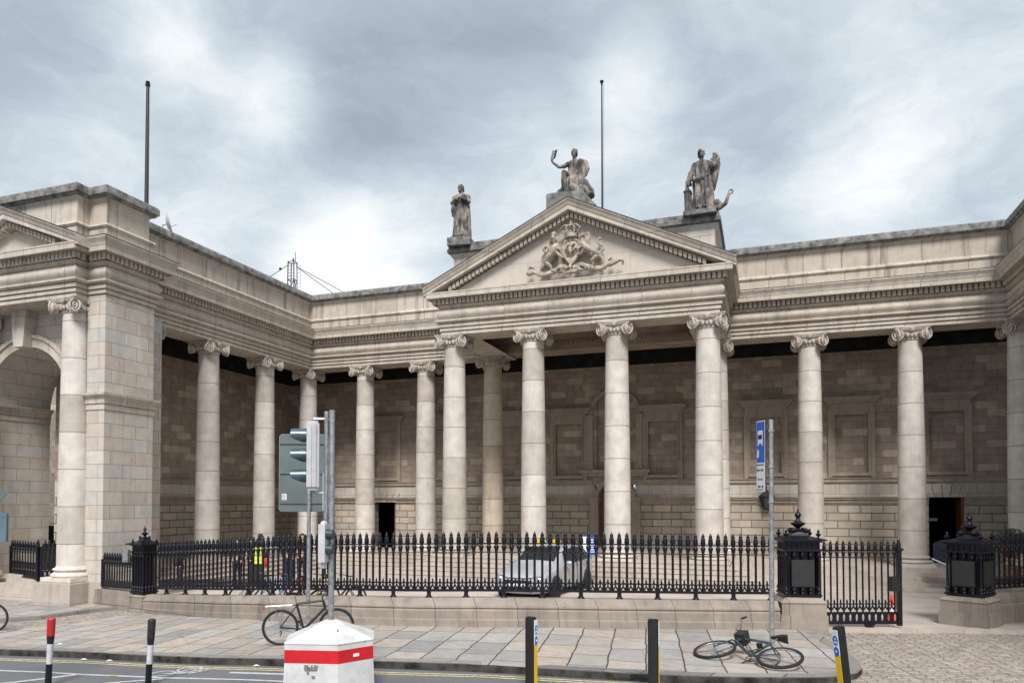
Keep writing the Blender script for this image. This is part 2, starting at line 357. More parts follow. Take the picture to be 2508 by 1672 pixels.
# pavement polygon: strips between kerb and fence
PB=[(-32,12.6),(-20,13.0),(-17.9,13.6),(-17.3,15.2),(-17.1,17.1)]+[(x,y) for x,y in FENCE[1:]]+[(.9,18.7)]
def pb(x): return lerp_tab(PB,x)
mb=MB(); xs=[-32+i*.5 for i in range(65)]; xs=sorted(set([round(x,2) for x in xs if x<.35]+[.38]))
vs=[];fs=[]; ny=10
for x in xs:
    a=kf(x); b=pb(x)
    for j in range(ny+1):
        y=a+(b-a)*j/ny; vs.append((x,y,g1(x)))
for i in range(len(xs)-1):
    for j in range(ny): k=i*(ny+1)+j; fs.append((k,k+ny+1,k+ny+2,k+1))
mb.add(vs,fs)
tail=[(x,y) for x,y in KERB if x>.37 and (y>13.4)]
tp=[(.38,13.46)]+tail[1:]+[(.9,18.6),(.38,18.49)]
mb.add([(x,y,g1(x)) for x,y in tp],[tuple(range(len(tp)))])
mb.build('pavement',M['slab'],smooth=0)['kind']='structure'
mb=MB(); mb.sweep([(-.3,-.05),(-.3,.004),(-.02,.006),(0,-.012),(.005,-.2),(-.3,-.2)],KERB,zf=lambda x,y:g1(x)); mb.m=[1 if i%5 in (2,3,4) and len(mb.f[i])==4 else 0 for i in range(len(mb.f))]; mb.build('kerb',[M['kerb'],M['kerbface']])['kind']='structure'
# left pavement in front of the pavilion with its own kerb
LP=[(-32,13.4),(-19.5,14.3),(-18.9,15.2),(-18.7,16.6),(-18.2,17.6)]
mb=MB(); pol=[(-32,13.5)]+LP[1:]+[(-18.0,18.3),(-19.4,19.9),(-32,19.9)]
mb.prism(pol,-.3,-.05,'z'); mb.build('side_pavement',M['slab'],smooth=0)['kind']='structure'
mb=MB(); mb.sweep([(-.25,-.1),(-.25,.0),(0,0),(.01,-.2)],[(x,y) for x,y in LP],zf=lambda x,y:-.045); mb.build('side_kerb',M['kerb'],smooth=0)['kind']='structure'
# road paint
def strip(name,pts,w,mat,off,label=None):
    mb=MB(); mb.sweep([(-w/2,0),(w/2,0)],pts,zf=lambda x,y:g1(x)+off)
    mb.f=[f for f in mb.f if len(f)==4 and len(set(f))==4]; mb.m=mb.m[:len(mb.f)]
    o=mb.build(name,mat,smooth=0); o['kind']='structure'; return o
def dens(pts,n=6):
    out=[]
    for a,b in zip(pts,pts[1:]):
        for i in range(n): out.append((a[0]+(b[0]-a[0])*i/n,a[1]+(b[1]-a[1])*i/n))
    return out+[pts[-1]]
yl=[(-30,11.5),(-15.2,11.24),(-13.2,11.22),(-11.3,11.22),(-9.8,11.3),(-8.35,11.47),(-6.6,11.75),(-4.8,12.05),(-3.1,12.35),(-1.2,12.72),(.4,13.1),(1.6,13.45)]
strip('yellow_road_line',dens(yl),.055,M['pyellow'],-.126)
strip('yellow_road_line',dens([(x,y-.135) for x,y in yl]),.055,M['pyellow'],-.126)
strip('white_road_line',dens([(-30,10.6),(-13.75,10.24),(-11.83,10.24),(-9.9,10.38),(-7.69,10.68),(-5,11.2),(-1,12.0)]),.085,M['pwhite'],-.126)
strip('white_road_line',[(-9.05,11.0),(-8.0,11.14),(-7.2,11.3)],.11,M['pwhite'],-.126)
strip('white_road_line',[(-13.2,8.6),(-12.36,9.47),(-11.78,10.18)],.12,M['pwhite'],-.122)
strip('white_road_line',[(-11.6,8.9),(-10.57,9.82),(-9.87,10.3)],.09,M['pwhite'],-.122)
mb=MB()
def flat_tube(mb,pts,w,closed=False):
    P=[Vector((p[0],p[1])) for p in pts]; n=len(P); vs=[];fs=[]
    for i,p in enumerate(P):
        d=(P[(i+1)%n]-P[i-1]) if closed else (P[min(i+1,n-1)]-P[max(i-1,0)]); d.normalize(); q=Vector((d.y,-d.x))*w/2
        z=g1(p.x)-.122; vs+=[(p.x-q.x,p.y-q.y,z),(p.x+q.x,p.y+q.y,z)]
    for i in range(n if closed else n-1): j=(i+1)%n; fs.append((2*i,2*i+1,2*j+1,2*j))
    mb.add(vs,fs)
def circ(cx,cy,r,n=20): return [(cx+r*cos(2*PI*i/n),cy+r*sin(2*PI*i/n)) for i in range(n)]
w1,w2=(-10.22,10.63),(-9.98,11.03)
flat_tube(mb,circ(w1[0],w1[1],.21),.05,True); flat_tube(mb,circ(w2[0]+.02,w2[1],.21),.05,True)
for a,b in ((w1,(-10.0,10.75)),((-10.0,10.75),w2),((-10.0,10.75),(-9.72,10.85)),(w2,(-9.66,10.98)),((-9.72,10.72),(-9.6,11.1)),(w1,(-9.8,10.75))): flat_tube(mb,[a,b],.045)
mb.build('bicycle_road_symbol',M['pwhite'],smooth=0)['kind']='structure'

# ------------------------------------------------------------------ THE BANK
bank=empty('bank_building',(0,0,0),0,'pale limestone classical bank with ionic colonnades and a pediment carrying carved royal arms','building')
hA,hT,hF,hC,hP=9.54,10.10,10.58,11.30,13.16
V=dict(A=(-27.2,17.26),V1=(-20.2,17.26),V2=(-20.2,17.71),V3=(-19.46,17.71),V4=(-19.46,19.69),V5=(-20.65,19.69),V6=(-20.65,30.78),V7=(-11.71,30.78),V8=(-11.71,26.23),V9=(-1.37,26.23),V10=(-1.37,30.78),V11=(8.22,30.78),V12=(8.22,12))
PATH=[V[k] for k in ('A','V1','V2','V3','V4','V5','V6','V7','V8','V9','V10','V11','V12')]
TH=1.2
arch=[(-TH,hA),(0,hA),(0,9.655),(-.03,9.66),(-.03,9.69),(.045,9.69),(.045,9.80),(.01,9.805),(.01,9.835),(.09,9.835),(.09,9.95),(.05,9.955),(.05,9.985),(.13,9.99),(.15,10.03),(.19,10.035),(.19,hT),(.0,hT+.002)]
fr=[(.02+.15*sin(PI*i/8),hT+(hF-hT-.03)*i/8) for i in range(9)]
bed=[(.05,hF-.03),(.10,hF+.01),(.15,hF+.05),(.17,hF+.06),(.17,hF+.08),(.12,hF+.085)]
cor=[(.12,10.885),(.30,10.89),(.31,10.92),(.43,10.925),(.435,10.88),(.455,10.88),(.455,11.04),(.47,11.05)]
corflat=cor+[(.47,11.10),(-.1,11.14),(-TH,11.14)]
mb=MB(); mb.sweep(arch+fr+bed+corflat,PATH); ent=mb.build('entablature',M['trim'],bank)
# cyma crowning everything but the portico front, where it climbs the pediment
cyma=[(.40,11.06),(.47,11.06),(.475,11.09),(.49,11.14),(.54,11.22),(.56,11.25),(.56,11.30),(.3,11.34),(0,11.34)]
for p_ in ([V[k] for k in ('V1','V2','V3','V4','V5','V6','V7')]+[(-11.71,26.4)],[(-1.37,26.4)]+[V[k] for k in ('V10','V11','V12')]):
    mb=MB(); mb.sweep(cyma,p_); mb.build('cornice_gutter',M['trim'],bank)
e=[(.30,11.345),(.562,11.305),(.57,11.325),(.30,11.365)]
for p_ in (('V1','V2','V3','V4','V5','V6','V7'),('V10','V11','V12')):
    mb=MB(); mb.sweep(e,[V[k] for k in p_]); mb.build('lead_flashing',M['lead'],bank)
# dentils
def dentil_run(mb,a,b,z0,z1,o0,o1,step=.165,w=.10,slope=None):
    a=Vector(a);b=Vector(b);d=b-a;L=d.length;d/=L;n=Vector((d.y,-d.x)); k=int(L/step)
    for i in range(k):
        c=a+d*(i+.5)*L/k
        p=[c-d*w/2+n*o0,c+d*w/2+n*o0,c+d*w/2+n*o1,c-d*w/2+n*o1]
        mb.add([(q.x,q.y,z0) for q in p]+[(q.x,q.y,z1) for q in p],[(0,1,2,3),(4,7,6,5),(0,4,5,1),(1,5,6,2),(2,6,7,3),(3,7,4,0)])
mb=MB()
for k in range(len(PATH)-1):
    a,b=Vector(PATH[k]),Vector(PATH[k+1]); d=(b-a).normalized()
    ea=.27 if k in (1,3,8,9) else (-.27 if k in (2,5,6,7,10,11) else 0)
    def turn(i):
        if i<=0 or i>=len(PATH)-1: return 0
        p,q,r_=Vector(PATH[i-1]),Vector(PATH[i]),Vector(PATH[i+1]); return (q-p).x*(r_-q).y-(q-p).y*(r_-q).x
    a2=a-d*(.25 if turn(k)>0 else -.32 if turn(k)<0 else 0); b2=b+d*(.27 if turn(k+1)>0 else -.30 if turn(k+1)<0 else 0)
    if (b2-a2).dot(d)>.2:
        mb=MB(); dentil_run(mb,a2,b2,10.685,10.883,.11,.275,.172,.112); mb.build('dentil_band',M['trim'],bank,smooth=0)
# parapet over the flanks, wings and pavilion
PPATHS=[[V[k] for k in ('A','V1','V2','V3','V4','V5','V6')]+[(-9,30.78)],[(-4,30.78),V['V11'],V['V12']]]
par=[(-.75,11.1),(-.03,11.1),(-.03,11.78),(.0,11.80),(.035,11.86),(.0,11.93),(-.10,11.96),(-.13,12.0),(-.13,12.68),(-.10,12.72),(-.04,12.78),(-.75,12.78)]
cop=[(-.8,12.781),(.02,12.781),(.05,12.84),(.10,12.86),(.10,13.06),(.06,13.12),(-.3,hP),(-.8,hP)]
for p in PPATHS:
    mp=MB();mc=MB(); mp.sweep(par,p); mc.sweep(cop,p); po=mp.build('parapet',M['parapet'],bank); mc.build('coping',M['coping'],po)
# ---- pediments
def pediment(parent,xa,xb,zb,zap,yf,name,wallback=None,dent=True):
    xm=(xa+xb)/2
    sl=math.atan2(zap-zb,xm-xa)
    mb=MB()
    # raking cornice: profile (out, perpendicular) swept up both slopes; built as polylines in x-z with y = out
    prof=[(.0,-.56),(.10,-.56),(.10,-.38),(.30,-.37),(.31,-.35),(.45,-.35),(.45,-.21),(.48,-.19),(.52,-.08),(.56,-.04),(.56,0),(-.7,.02),(-.7,-.5)]
    cs=1/cos(sl)
    vs=[];n=len(prof)
    for (x,z) in ((xa,zb),(xm,zap),(xb,zb)):
        for o,h in prof:
            if x==xm: vs.append((x,yf-o,z+h*cs))
            else:
                # vertical cut at the ends
                vs.append((x,yf-o,max(z+h*cs,zb-.32) if True else 0))
    fs=[]
    for s in range(2):
        for k in range(n): k2=(k+1)%n; fs.append((s*n+k,(s+1)*n+k,(s+1)*n+k2,s*n+k2))
    fs+= [tuple(range(n)),tuple(range(2*n,3*n))]
    mb.add(vs,fs); rk=mb.build('raking_cornice',M['trim'],parent)
    md=MB()
    L=(xm-xa)/cos(sl); k=int(L/.172)
    for s in (1,-1):
        for i in range(int(k*.12),k):
            u=(i+.5)/k*(xm-xa); x=(xa+u) if s==1 else (xb-u); z=zb+u*math.tan(sl)-.54*cs
            if z<zb-.15: continue
            md.add([(x-.056,yf-.09,z-s*.02),(x+.056,yf-.09,z+s*.02),(x+.056,yf-.28,z+s*.02),(x-.056,yf-.28,z-s*.02)]+[(x-.056,yf-.09,z+.16-s*.022),(x+.056,yf-.09,z+.16+s*.022),(x+.056,yf-.28,z+.16+s*.022),(x-.056,yf-.28,z+.16-s*.022)],[(0,1,2,3),(4,7,6,5),(0,4,5,1),(1,5,6,2),(2,6,7,3),(3,7,4,0)])
    md.build('raking_dentils',M['trim'],rk,smooth=0)
    lf=MB(); 
    for s,(x0,x1) in ((1,(xa,xm)),(-1,(xm,xb))):
        z0,z1=(zb,zap) if s==1 else (zap,zb)
        lf.add([(x0,yf-.58,z0+.003),(x1,yf-.58,z1+.003),(x1,yf+.7,z1+.003),(x0,yf+.7,z0+.003),(x0,yf-.58,z0+.028),(x1,yf-.58,z1+.028),(x1,yf+.7,z1+.028),(x0,yf+.7,z0+.028)],[(0,1,2,3),(4,7,6,5),(0,4,5,1),(1,5,6,2),(2,6,7,3),(3,7,4,0)])
    lf.build('pediment_flashing',M['lead'],rk,smooth=0)
    ty=MB(); ty.prism([(xa+.6,zb-.32),(xb-.6,zb-.32),(xm,zap-.5*cs)],yf+.02,yf+.6,'y'); 
    t_=ty.build('tympanum',M['tymp'],parent,smooth=0)
    return xm
pd=MB(); 
ped=bpy.data.objects.new('pediment',None); COL.objects.link(ped); ped.parent=bank
XA,XB=-12.27,-.81
pediment(ped,XA,XB,11.30,14.02,26.23,'p')
mb=MB(); mb.prism([(XA+.05,11.25),(XB-.05,11.25),((XA+XB)/2,13.95)],26.9,30.9,'y'); mb.build('pediment_roof',M['lead'],ped,smooth=0)
ped2=bpy.data.objects.new('pavilion_pediment',None); COL.objects.link(ped2); ped2.parent=bank
pediment(ped2,-26.05,-19.64,11.30,12.55,17.26,'q')
# ---- attic behind the pediment
mb=MB(); AP=[(-12.0,31.5),(-12.0,28.15),(-1.62,28.15),(-1.62,31.5)]
mb.sweep([(-.6,11.2),(0,11.2),(0,13.12),(.03,13.15),(.10,13.25),(.14,13.30),(-.6,13.30)],AP); at_=mb.build('attic',M['ashlar'],bank)
mb=MB(); mb.sweep([(-.7,13.301),(.12,13.301),(.22,13.36),(.22,13.50),(.18,13.54),(.16,13.70),(-.7,13.76)],AP); mb.build('attic_coping',M['coping'],at_)
mb=MB(); mb.box(-11.5,-2.1,28.6,31.4,13.5,13.7); mb.build('attic_roof',M['lead'],bank,smooth=0)
# ---- columns
def capital_mesh():
    mb=MB(); H=hA-9.10
    mb.lathe([(.36,-.03),(.415,-.03),(.43,-.01),(.43,.01),(.40,.03),(.40,.05),(.44,.10),(.50,.16),(.50,.18),(.42,.20),(.42,.36)],n=24)
    for i in range(20):
        a=2*PI*i/20; mb.sph((.475*cos(a),.475*sin(a),.12),(.038,.038,.06),6,5)
    # abacus with concave sides
    pol=[]; hw=.60
    for q in range(4):
        for k in range(7):
            t=-1+2*k/6; d=hw-.10*(1-t*t); x,y=t*hw*.93,-d; a=q*PI/2; pol.append((x*cos(a)-y*sin(a),x*sin(a)+y*cos(a)))
    mb.prism(pol,H-.10,H-.045,'z'); mb.prism([(x*.95,y*.95) for x,y in pol],H-.145,H-.10,'z'); mb.prism([(x*1.04,y*1.04) for x,y in pol],H-.045,H-.002,'z')
    mb.prism([(x*.86,y*.86) for x,y in pol],H-.24,H-.145,'z')
    for q in range(4):
        a=q*PI/2
        for k in range(5):
            b=2*PI*k/5; lx,lz=.05*cos(b),.05*sin(b); x,y=lx,-.53; mb.sph((x*cos(a)-y*sin(a),x*sin(a)+y*cos(a),H-.11+lz),(.035,.035,.035),6,4)
        x,y=0,-.545; mb.sph((x*cos(a)-y*sin(a),x*sin(a)+y*cos(a),H-.11),.035,6,4)
        for s in (-1,1):
            th=s*R(24); cx,cy,cz=s*.435,-.475,.135; ca,sa=cos(th),sin(th)
            def W(lx,ly,lz):
                X=cx+lx*ca-ly*sa; Y=cy+lx*sa+ly*ca; return (X*cos(a)-Y*sin(a),X*sin(a)+Y*cos(a),cz+lz)
            # disc body
            n=16; vs=[W(.195*cos(2*PI*i/n),-.02,.195*sin(2*PI*i/n)) for i in range(n)]+[W(.15*cos(2*PI*i/n),.12,.15*sin(2*PI*i/n)) for i in range(n)]
            mb.add(vs,[tuple(range(n)),tuple(range(n,2*n))]+[(i,(i+1)%n,n+(i+1)%n,n+i) for i in range(n)])
            sp=[]
            for i in range(34):
                f=i/33; ang=PI/2-s*f*2.3*2*PI*1; r=.20*(1-f)**1.0*.95+.035
                sp.append(W(r*cos(ang),-.045-.03*f,r*sin(ang)))
            mb.tube(sp,[.032*(1-.45*i/33) for i in range(34)],6)
            mb.sph(W(0,-.06,0),.036,8,5)
    # acanthus channel between volutes
    for q in range(4):
        a=q*PI/2
        for s in (-1,0,1):
            x,y=s*.13,-.46; mb.sph((x*cos(a)-y*sin(a),x*sin(a)+y*cos(a),.13),(.05,.05,.085),7,5)
    return mb.mesh('capital',M['cap'],40)
CAP=capital_mesh()
def shaft_mesh(z0,zb):
    """z0 floor, zb start of shaft"""
    mb=MB(); h=zb-z0
    mb.box(-.635,.635,-.635,.635,z0,z0+h*.3)
    pr=[(.5,z0+h*.3),(.60,z0+h*.31),(.63,z0+h*.38),(.63,z0+h*.46),(.60,z0+h*.54),(.54,z0+h*.56),(.515,z0+h*.62),(.52,z0+h*.7),(.56,z0+h*.73),(.575,z0+h*.79),(.56,z0+h*.86),(.50,z0+h*.88),(.50,z0+h*.94),(.475,zb)]
    for i in range(1,25):
        t=i/24; r=.475-.08*(t**1.7); pr.append((r,zb+(9.08-zb)*t))
    mb.lathe(pr,n=32); return mb.mesh('column',M['col'],40)
SH_F=shaft_mesh(.74,1.16); SH_P=shaft_mesh(1.02,1.38); SH_L=shaft_mesh(.62,1.10)
def column(x,y,sh,rz=0,s=1,label=None):
    c=link('column',sh,bank,(x,y,0),0); k=link('capital',CAP,c,(0,0,9.10),rz); 
    if label: c['label']=label
    return c
for x,y in ((-21.07,31.2),(-21.07,27.8),(-21.07,24.2),(-21.07,20.75),(-17.88,31.2),(-14.70,31.2),(1.69,31.2),(5.15,31.2),(8.65,31.2),(8.65,27.6),(8.65,24.0)): column(x,y,SH_F)
for x in (-11.33,-8.12,-4.97,-1.79): column(x,26.66,SH_P)
SH_Y=SH_P.copy(); SH_Y.materials.clear(); SH_Y.materials.append(column_mat('yellow_sandstone_column',(.54,.45,.345),(.62,.53,.42))); column(-11.40,31.2,SH_Y,label='yellower sandstone column behind the portico'); column(-1.76,31.2,SH_P)
column(-20.66,17.71,SH_L); column(-25.3,17.71,SH_L)
# ---- steps and floors
def steps(path,zt,n,rise,tread,zb=-.4,back=.0):
    pr=[(-back,zt),(0,zt)]; o=0;z=zt
    pr[0]=(-back,zt)
    for i in range(n):
        pr.append((o+.02,z)); pr.append((o+.02,z-.03)); pr.append((o,z-.03)); pr.append((o,z-rise)); z-=rise; o+=tread; pr.append((o,z))
    pr.append((o,zb)); pr.append((-back,zb)); mb=MB(); mb.sweep(pr,path); return mb
e=.66
st=steps([(-21.07+e,19.9),(-21.07+e,31.2-e),(-11.9,31.2-e)],.74,5,.15,.33,back=.9); st.build('flank_steps',M['step'],bank,smooth=0); st=MB(); st.sweep([(p[0],p[1]) for p in [(-.9,.74),(0,.74),(0,.59),(.33,.59),(.33,.44),(.66,.44),(.66,.29),(.99,.29),(.99,.14),(1.32,.14),(1.32,-.3),(-.9,-.3)]],[(-1.2,31.2-e),(8.65-e,31.2-e),(8.65-e,14)])
st.build('flank_steps',M['step'],bank,smooth=0)
st=steps([(-11.98,31.6),(-11.98,26.0),(-1.12,26.0),(-1.12,31.6)],1.037,5,.14,.33,back=1); st.build('portico_steps',M['step'],bank,smooth=0)
mb=MB(); mb.box(-24.6,-21.2,20,34.6,.3,.735); mb.box(-24.6,12.5,31.0,34.6,.3,.735); mb.box(-11.9,-1.2,26.6,34.5,.5,1.03); mb.box(8.8,12.5,14,34,.3,.735); mb.build('colonnade_floor',M['step'],bank,smooth=0)
# ---- back wall with openings
YW=34.5; XW=-24.4
def wall_box(mb,x0,x1,z0,z1,d=.5): mb.box(x0,x1,YW,YW+d,z0,z1)
DOORS=[(-18.6,.63,3.08),(6.92,.63,3.30)]; PX=-6.55
up=MB(); lo=MB()
# upper wall above the string course (z 4.07): cut for blind window recesses and central niche
NICH=[-18.55,-15.3,-11.85,-8.75,-4.35,.08,3.46,6.95]
ops=sorted([(n-.64,n+.64,4.35,6.78) for n in NICH]+[(PX-.85,PX+.85,4.6,8.1)])
x=XW-1
for a,b,z0,z1 in ops:
    wall_box(up,x,a,3.9,9.45); wall_box(up,a,b,3.9,z0); wall_box(up,a,b,z1,9.45); x=b
    up.box(a-.01,b+.01,YW+.17,YW+.45,z0-.02,z1+.02)
wall_box(up,x,12.5,3.9,9.45)
# wing wall
up.box(XW-.5,XW,20.5,YW+.02,3.9,9.45); up.box(12,12.5,14,YW,3.9,9.45)
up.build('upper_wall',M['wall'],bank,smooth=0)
mid=MB(); x=XW-1
segs=[(d[0]-d[1],d[0]+d[1],d[2]) for d in DOORS]+[(PX-.95,PX+.95,4.0)]; segs.sort()
for a,b,zt in segs:
    wall_box(mid,x,a,3.3,3.9); wall_box(mid,a,b,max(zt,3.3),3.9) if zt<3.9 else None
    wall_box(lo,x,a,.4,3.3); 
    if zt<3.3: wall_box(lo,a,b,zt,3.3)
    x=b
wall_box(mid,x,12.5,3.3,3.9); wall_box(lo,x,12.5,.4,3.3)
mid.box(XW-.5,XW,20.5,YW+.02,3.3,3.9); lo.box(XW-.5,XW,20.5,YW+.02,.4,3.3); mid.box(12,12.5,14,YW,3.3,3.9); lo.box(12,12.5,14,YW,.4,3.3)
mid.build('middle_wall',M['ashlar'],bank,smooth=0); lo.build('rusticated_wall',M['rust'],bank,smooth=0)
WTRIM=ashlar('wall_moulding_stone',1.1,5,[(0,(.32,.265,.21)),(.5,(.39,.33,.265)),(1,(.35,.29,.235))],mortar=.008,streak=.4,mcol=(.1,.08,.07))
mb=MB()
for z0,z1,o in ((3.93,4.09,.07),(4.09,4.13,.11),(3.06,3.20,.05),(3.20,3.28,.11),(3.28,3.33,.15)):
    x=XW
    for a,b,zt in segs:
        a2,b2=(a,b) if zt>z0-.05 or zt==4.0 else (None,None)
        if a2 is None: continue
        mb.box(x,a2-(.12 if zt==4.0 else 0),YW-o,YW+.05,z0,z1); x=b2+(.12 if zt==4.0 else 0)
    mb.box(x,12,YW-o,YW+.05,z0,z1); mb.box(XW-.05,XW+o,20.6,YW-.2,z0,z1)
mb.build('string_course',WTRIM,bank,smooth=0)
# blind window surrounds
def surround():
    mb=MB(); w=.64
    for s in (-1,1):
        mb.box(min(s*w,s*(w+.10)),max(s*w,s*(w+.10)),-.06,.06,4.32,6.88); mb.box(min(s*(w+.10),s*(w+.26)),max(s*(w+.10),s*(w+.26)),-.11,.06,4.14,7.04)
    mb.box(-w-.10,w+.10,-.062,.06,6.78,6.88); mb.box(-w-.1,w+.1,-.112,.06,6.88,7.04)
    mb.box(-w-.22,w+.22,-.09,.06,7.04,7.24); mb.box(-w-.30,w+.30,-.16,.06,7.24,7.30)
    mb.box(-w-.38,w+.38,-.24,.06,7.30,7.38); mb.box(-w-.46,w+.46,-.30,.06,7.38,7.52)
    return mb.mesh('window_surround',WTRIM,0)
SUR=surround(); sil=MB().box(-.74,.74,-.10,.06,4.20,4.34).mesh('window_sill',WTRIM,0)
for n in NICH:
    o=link('blind_window',SUR,bank,(n,YW,0)); link('sill',sil,o)
# side doors: voussoir lintel, dark interior, timber leaf
for dx,dw,dz in DOORS:
    mb=MB()
    for k in range(-2,3):
        mb.prism([(dx+k*.27-.125,dz),(dx+k*.27+.125,dz),(dx+k*.36+.16,dz+.46+(.08 if k==0 else 0)),(dx+k*.36-.16,dz+.46+(.08 if k==0 else 0))],YW-.06-(.03 if k==0 else 0),YW+.02,'y')
    f=mb.build('doorway',M['ashlar'],bank,smooth=0)
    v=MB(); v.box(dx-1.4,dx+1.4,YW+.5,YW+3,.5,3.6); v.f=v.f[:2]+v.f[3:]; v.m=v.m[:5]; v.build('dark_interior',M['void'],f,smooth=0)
    d=MB(); d.box(dx+dw-.09,dx+dw-.02,YW+.05,YW+1.1,.74,dz-.02); d.build('door_leaf',M['wood'],f,smooth=0)
    if dx>0:
        MB().box(dx-dw+.05,dx-.1,YW+1.2,YW+1.25,2.3,2.42).build('interior_strip',M['greyp'],f,smooth=0)
# central doorway and arched niche
mb=MB()
def arcband(mb,cx,cz,r0,r1,y0,y1,n=18,a0=0,a1=PI):
    vs=[]
    for i in range(n+1):
        a=a0+(a1-a0)*i/n
        for r in (r0,r1):
            for y in (y0,y1): vs.append((cx+r*cos(a),y,cz+r*sin(a)))
    fs=[]
    for i in range(n):
        b=4*i; c=b+4; fs+=[(b,c,c+1,b+1),(b+2,b+3,c+3,c+2),(b,b+2,c+2,c),(b+1,c+1,c+3,b+3)]
    fs+=[(0,1,3,2),(4*n,4*n+2,4*n+3,4*n+1)]
    mb.add(vs,fs)
arcband(mb,PX,7.15,1.05,1.25,YW-.12,YW+.05); arcband(mb,PX,3.25,.78,1.0,YW-.16,YW+.3)
for s in (-1,1):
    x=PX+s*1.15; mb.box(x-.14,x+.14,YW-.14,YW+.05,4.75,7.0); mb.box(x-.2,x+.2,YW-.2,YW+.05,7.0,7.15); mb.box(x-.2,x+.2,YW-.2,YW+.05,4.62,4.75)
    x=PX+s*.98; mb.box(x-.2,x+.2,YW-.12,YW+.3,1.02,3.25); mb.box(x-.24,x+.24,YW-.2,YW+.3,3.15,3.3)
mb.box(PX-1.55,PX+1.55,YW-.18,YW+.05,4.30,4.45); mb.box(PX-1.65,PX+1.65,YW-.3,YW+.05,4.45,4.60)
ce=mb.build('arched_entrance',WTRIM,bank,smooth=0)
MB().box(PX-.8,PX+.8,YW+.3,YW+.36,1.0,4.1).build('entrance_door',M['wood'],ce,smooth=0)
MB().torus((PX+.75,YW+.1,6.2),.22,.03).build('niche_wreath',M['arms'],ce)
# dark cove and ceilings
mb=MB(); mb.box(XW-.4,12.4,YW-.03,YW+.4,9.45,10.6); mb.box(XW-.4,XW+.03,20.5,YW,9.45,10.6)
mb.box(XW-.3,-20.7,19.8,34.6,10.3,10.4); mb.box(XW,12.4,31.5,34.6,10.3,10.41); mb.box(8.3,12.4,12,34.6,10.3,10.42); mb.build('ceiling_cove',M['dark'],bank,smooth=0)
mb=MB(); mb.box(-11.6,-1.4,27.2,31.2,10.55,10.65)
# coffer beam across the portico with little dentils, and beams front to back
mb.box(-11.9,-1.2,30.7,31.9,9.60,10.56)
for x in (-8.12,-4.97): pass
bm_=mb.build('portico_ceiling',M['soffit'],bank,smooth=0)
mb=MB(); dentil_run(mb,(-11.0,30.7),(-2.1,30.7),9.80,9.93,-.02,.06,.17,.09); mb.box(-11.0,-2.1,30.66,30.72,9.93,9.97); mb.build('beam_dentils',M['soffit'],bm_,smooth=0)
for x in (-10.3,-2.9): MB().box(x-.12,x+.12,27.4,30.7,10.3,10.56).build('ceiling_rib',M['soffit'],bank,smooth=0)
# ---- left pavilion
mb=MB(); xj=-21.6; xc=-23.45; r=1.85; zc=6.5
mb.box(xj,-20.0,18.3,20.6,.5,9.54); mb.box(-20.2,-19.46,17.71,19.69,.5,9.54); mb.box(-20.21,-20.0,18.29,19.69,.5,9.53); 
mb.box(-28,2*xc-xj,18.3,20.6,.5,9.54)
n=20; pol=[(xj,9.54)]+[(xc+r*cos(PI*i/n),zc+r*sin(PI*i/n)) for i in range(n+1)]+[(2*xc-xj,9.54)]
for i in range(n):
    a,b=pol[1+i],pol[2+i]; mb.add([(a[0],18.3,a[1]),(b[0],18.3,b[1]),(b[0],18.3,9.54),(a[0],18.3,9.54),(a[0],20.6,a[1]),(b[0],20.6,b[1]),(b[0],20.6,9.54),(a[0],20.6,9.54)],[(0,1,2,3),(4,7,6,5),(0,4,5,1),(3,2,6,7)])
mb.build('pavilion_pier',M['ashlar'],bank,smooth=0)
mb=MB(); arcband(mb,xc,zc,r,r+.30,18.18,18.32,24); arcband(mb,xc,zc,r+.30,r+.42,18.12,18.31,24)
imp=[(-.02,6.02),(.03,6.02),(.03,6.2),(.06,6.21),(.06,6.36),(.12,6.42),(.17,6.47),(.18,6.55),(-.02,6.58)]
mb.sweep(imp,[(-20.2,17.711),(-19.46,17.711),(-19.46,19.69),(-20.3,19.69)])
mb.sweep(imp,[(2*xc-xj,18.3),(2*xc-xj,20.6)],side=1); mb.sweep(imp,[(xj,20.6),(xj,18.3)])
mb.prism([(xc-.22,8.30),(xc+.22,8.30),(xc+.34,9.54),(xc-.34,9.54)],17.85,18.3,'y')
mb.build('arch_moulding',M['trim'],bank)
mb=MB(); # pedestal courses
mb.box(-21.45,-19.9,16.95,18.35,-.3,.60); mb.box(-20.3,-19.36,17.61,19.79,-.3,.62); mb.box(-21.3,-20.02,17.06,18.3,.60,.63); mb.build('pavilion_pedestal',M['step'],bank,smooth=0)
st=MB()
for k in range(5): st.box(-28,-21.45-.0,17.35+.30*k,21.5,-.4+.13*k,-.13+.13*k+.09)
st.box(-28,-21.6,18.8,34,-.4,.58); st.build('pavilion_steps',M['step'],bank,smooth=0)
# passage end wall with a dark door
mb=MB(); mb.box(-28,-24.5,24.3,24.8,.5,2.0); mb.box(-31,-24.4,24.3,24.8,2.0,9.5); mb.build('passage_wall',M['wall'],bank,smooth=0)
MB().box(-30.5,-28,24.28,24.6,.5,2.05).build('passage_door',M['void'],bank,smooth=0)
mb=MB(); mb.box(-28,-24.4,24.15,24.3,3.9,4.12); mb.box(-28,-24.4,24.18,24.3,3.05,3.3); mb.build('passage_string_course',WTRIM,bank,smooth=0)
# roofs behind the parapets so nothing is hollow
mb=MB(); mb.box(XW-3,-21.3,18.5,36,11.4,12.4); mb.box(-21.4,-12.1,31.6,38,11.4,12.4); mb.box(-1.5,12,31.6,38,11.4,12.4); mb.box(9,14,12,31.6,11.4,12.4); mb.box(-12.1,-1.5,31.3,38,11.0,13.0); mb.build('flat_roof',M['lead'],bank,smooth=0)

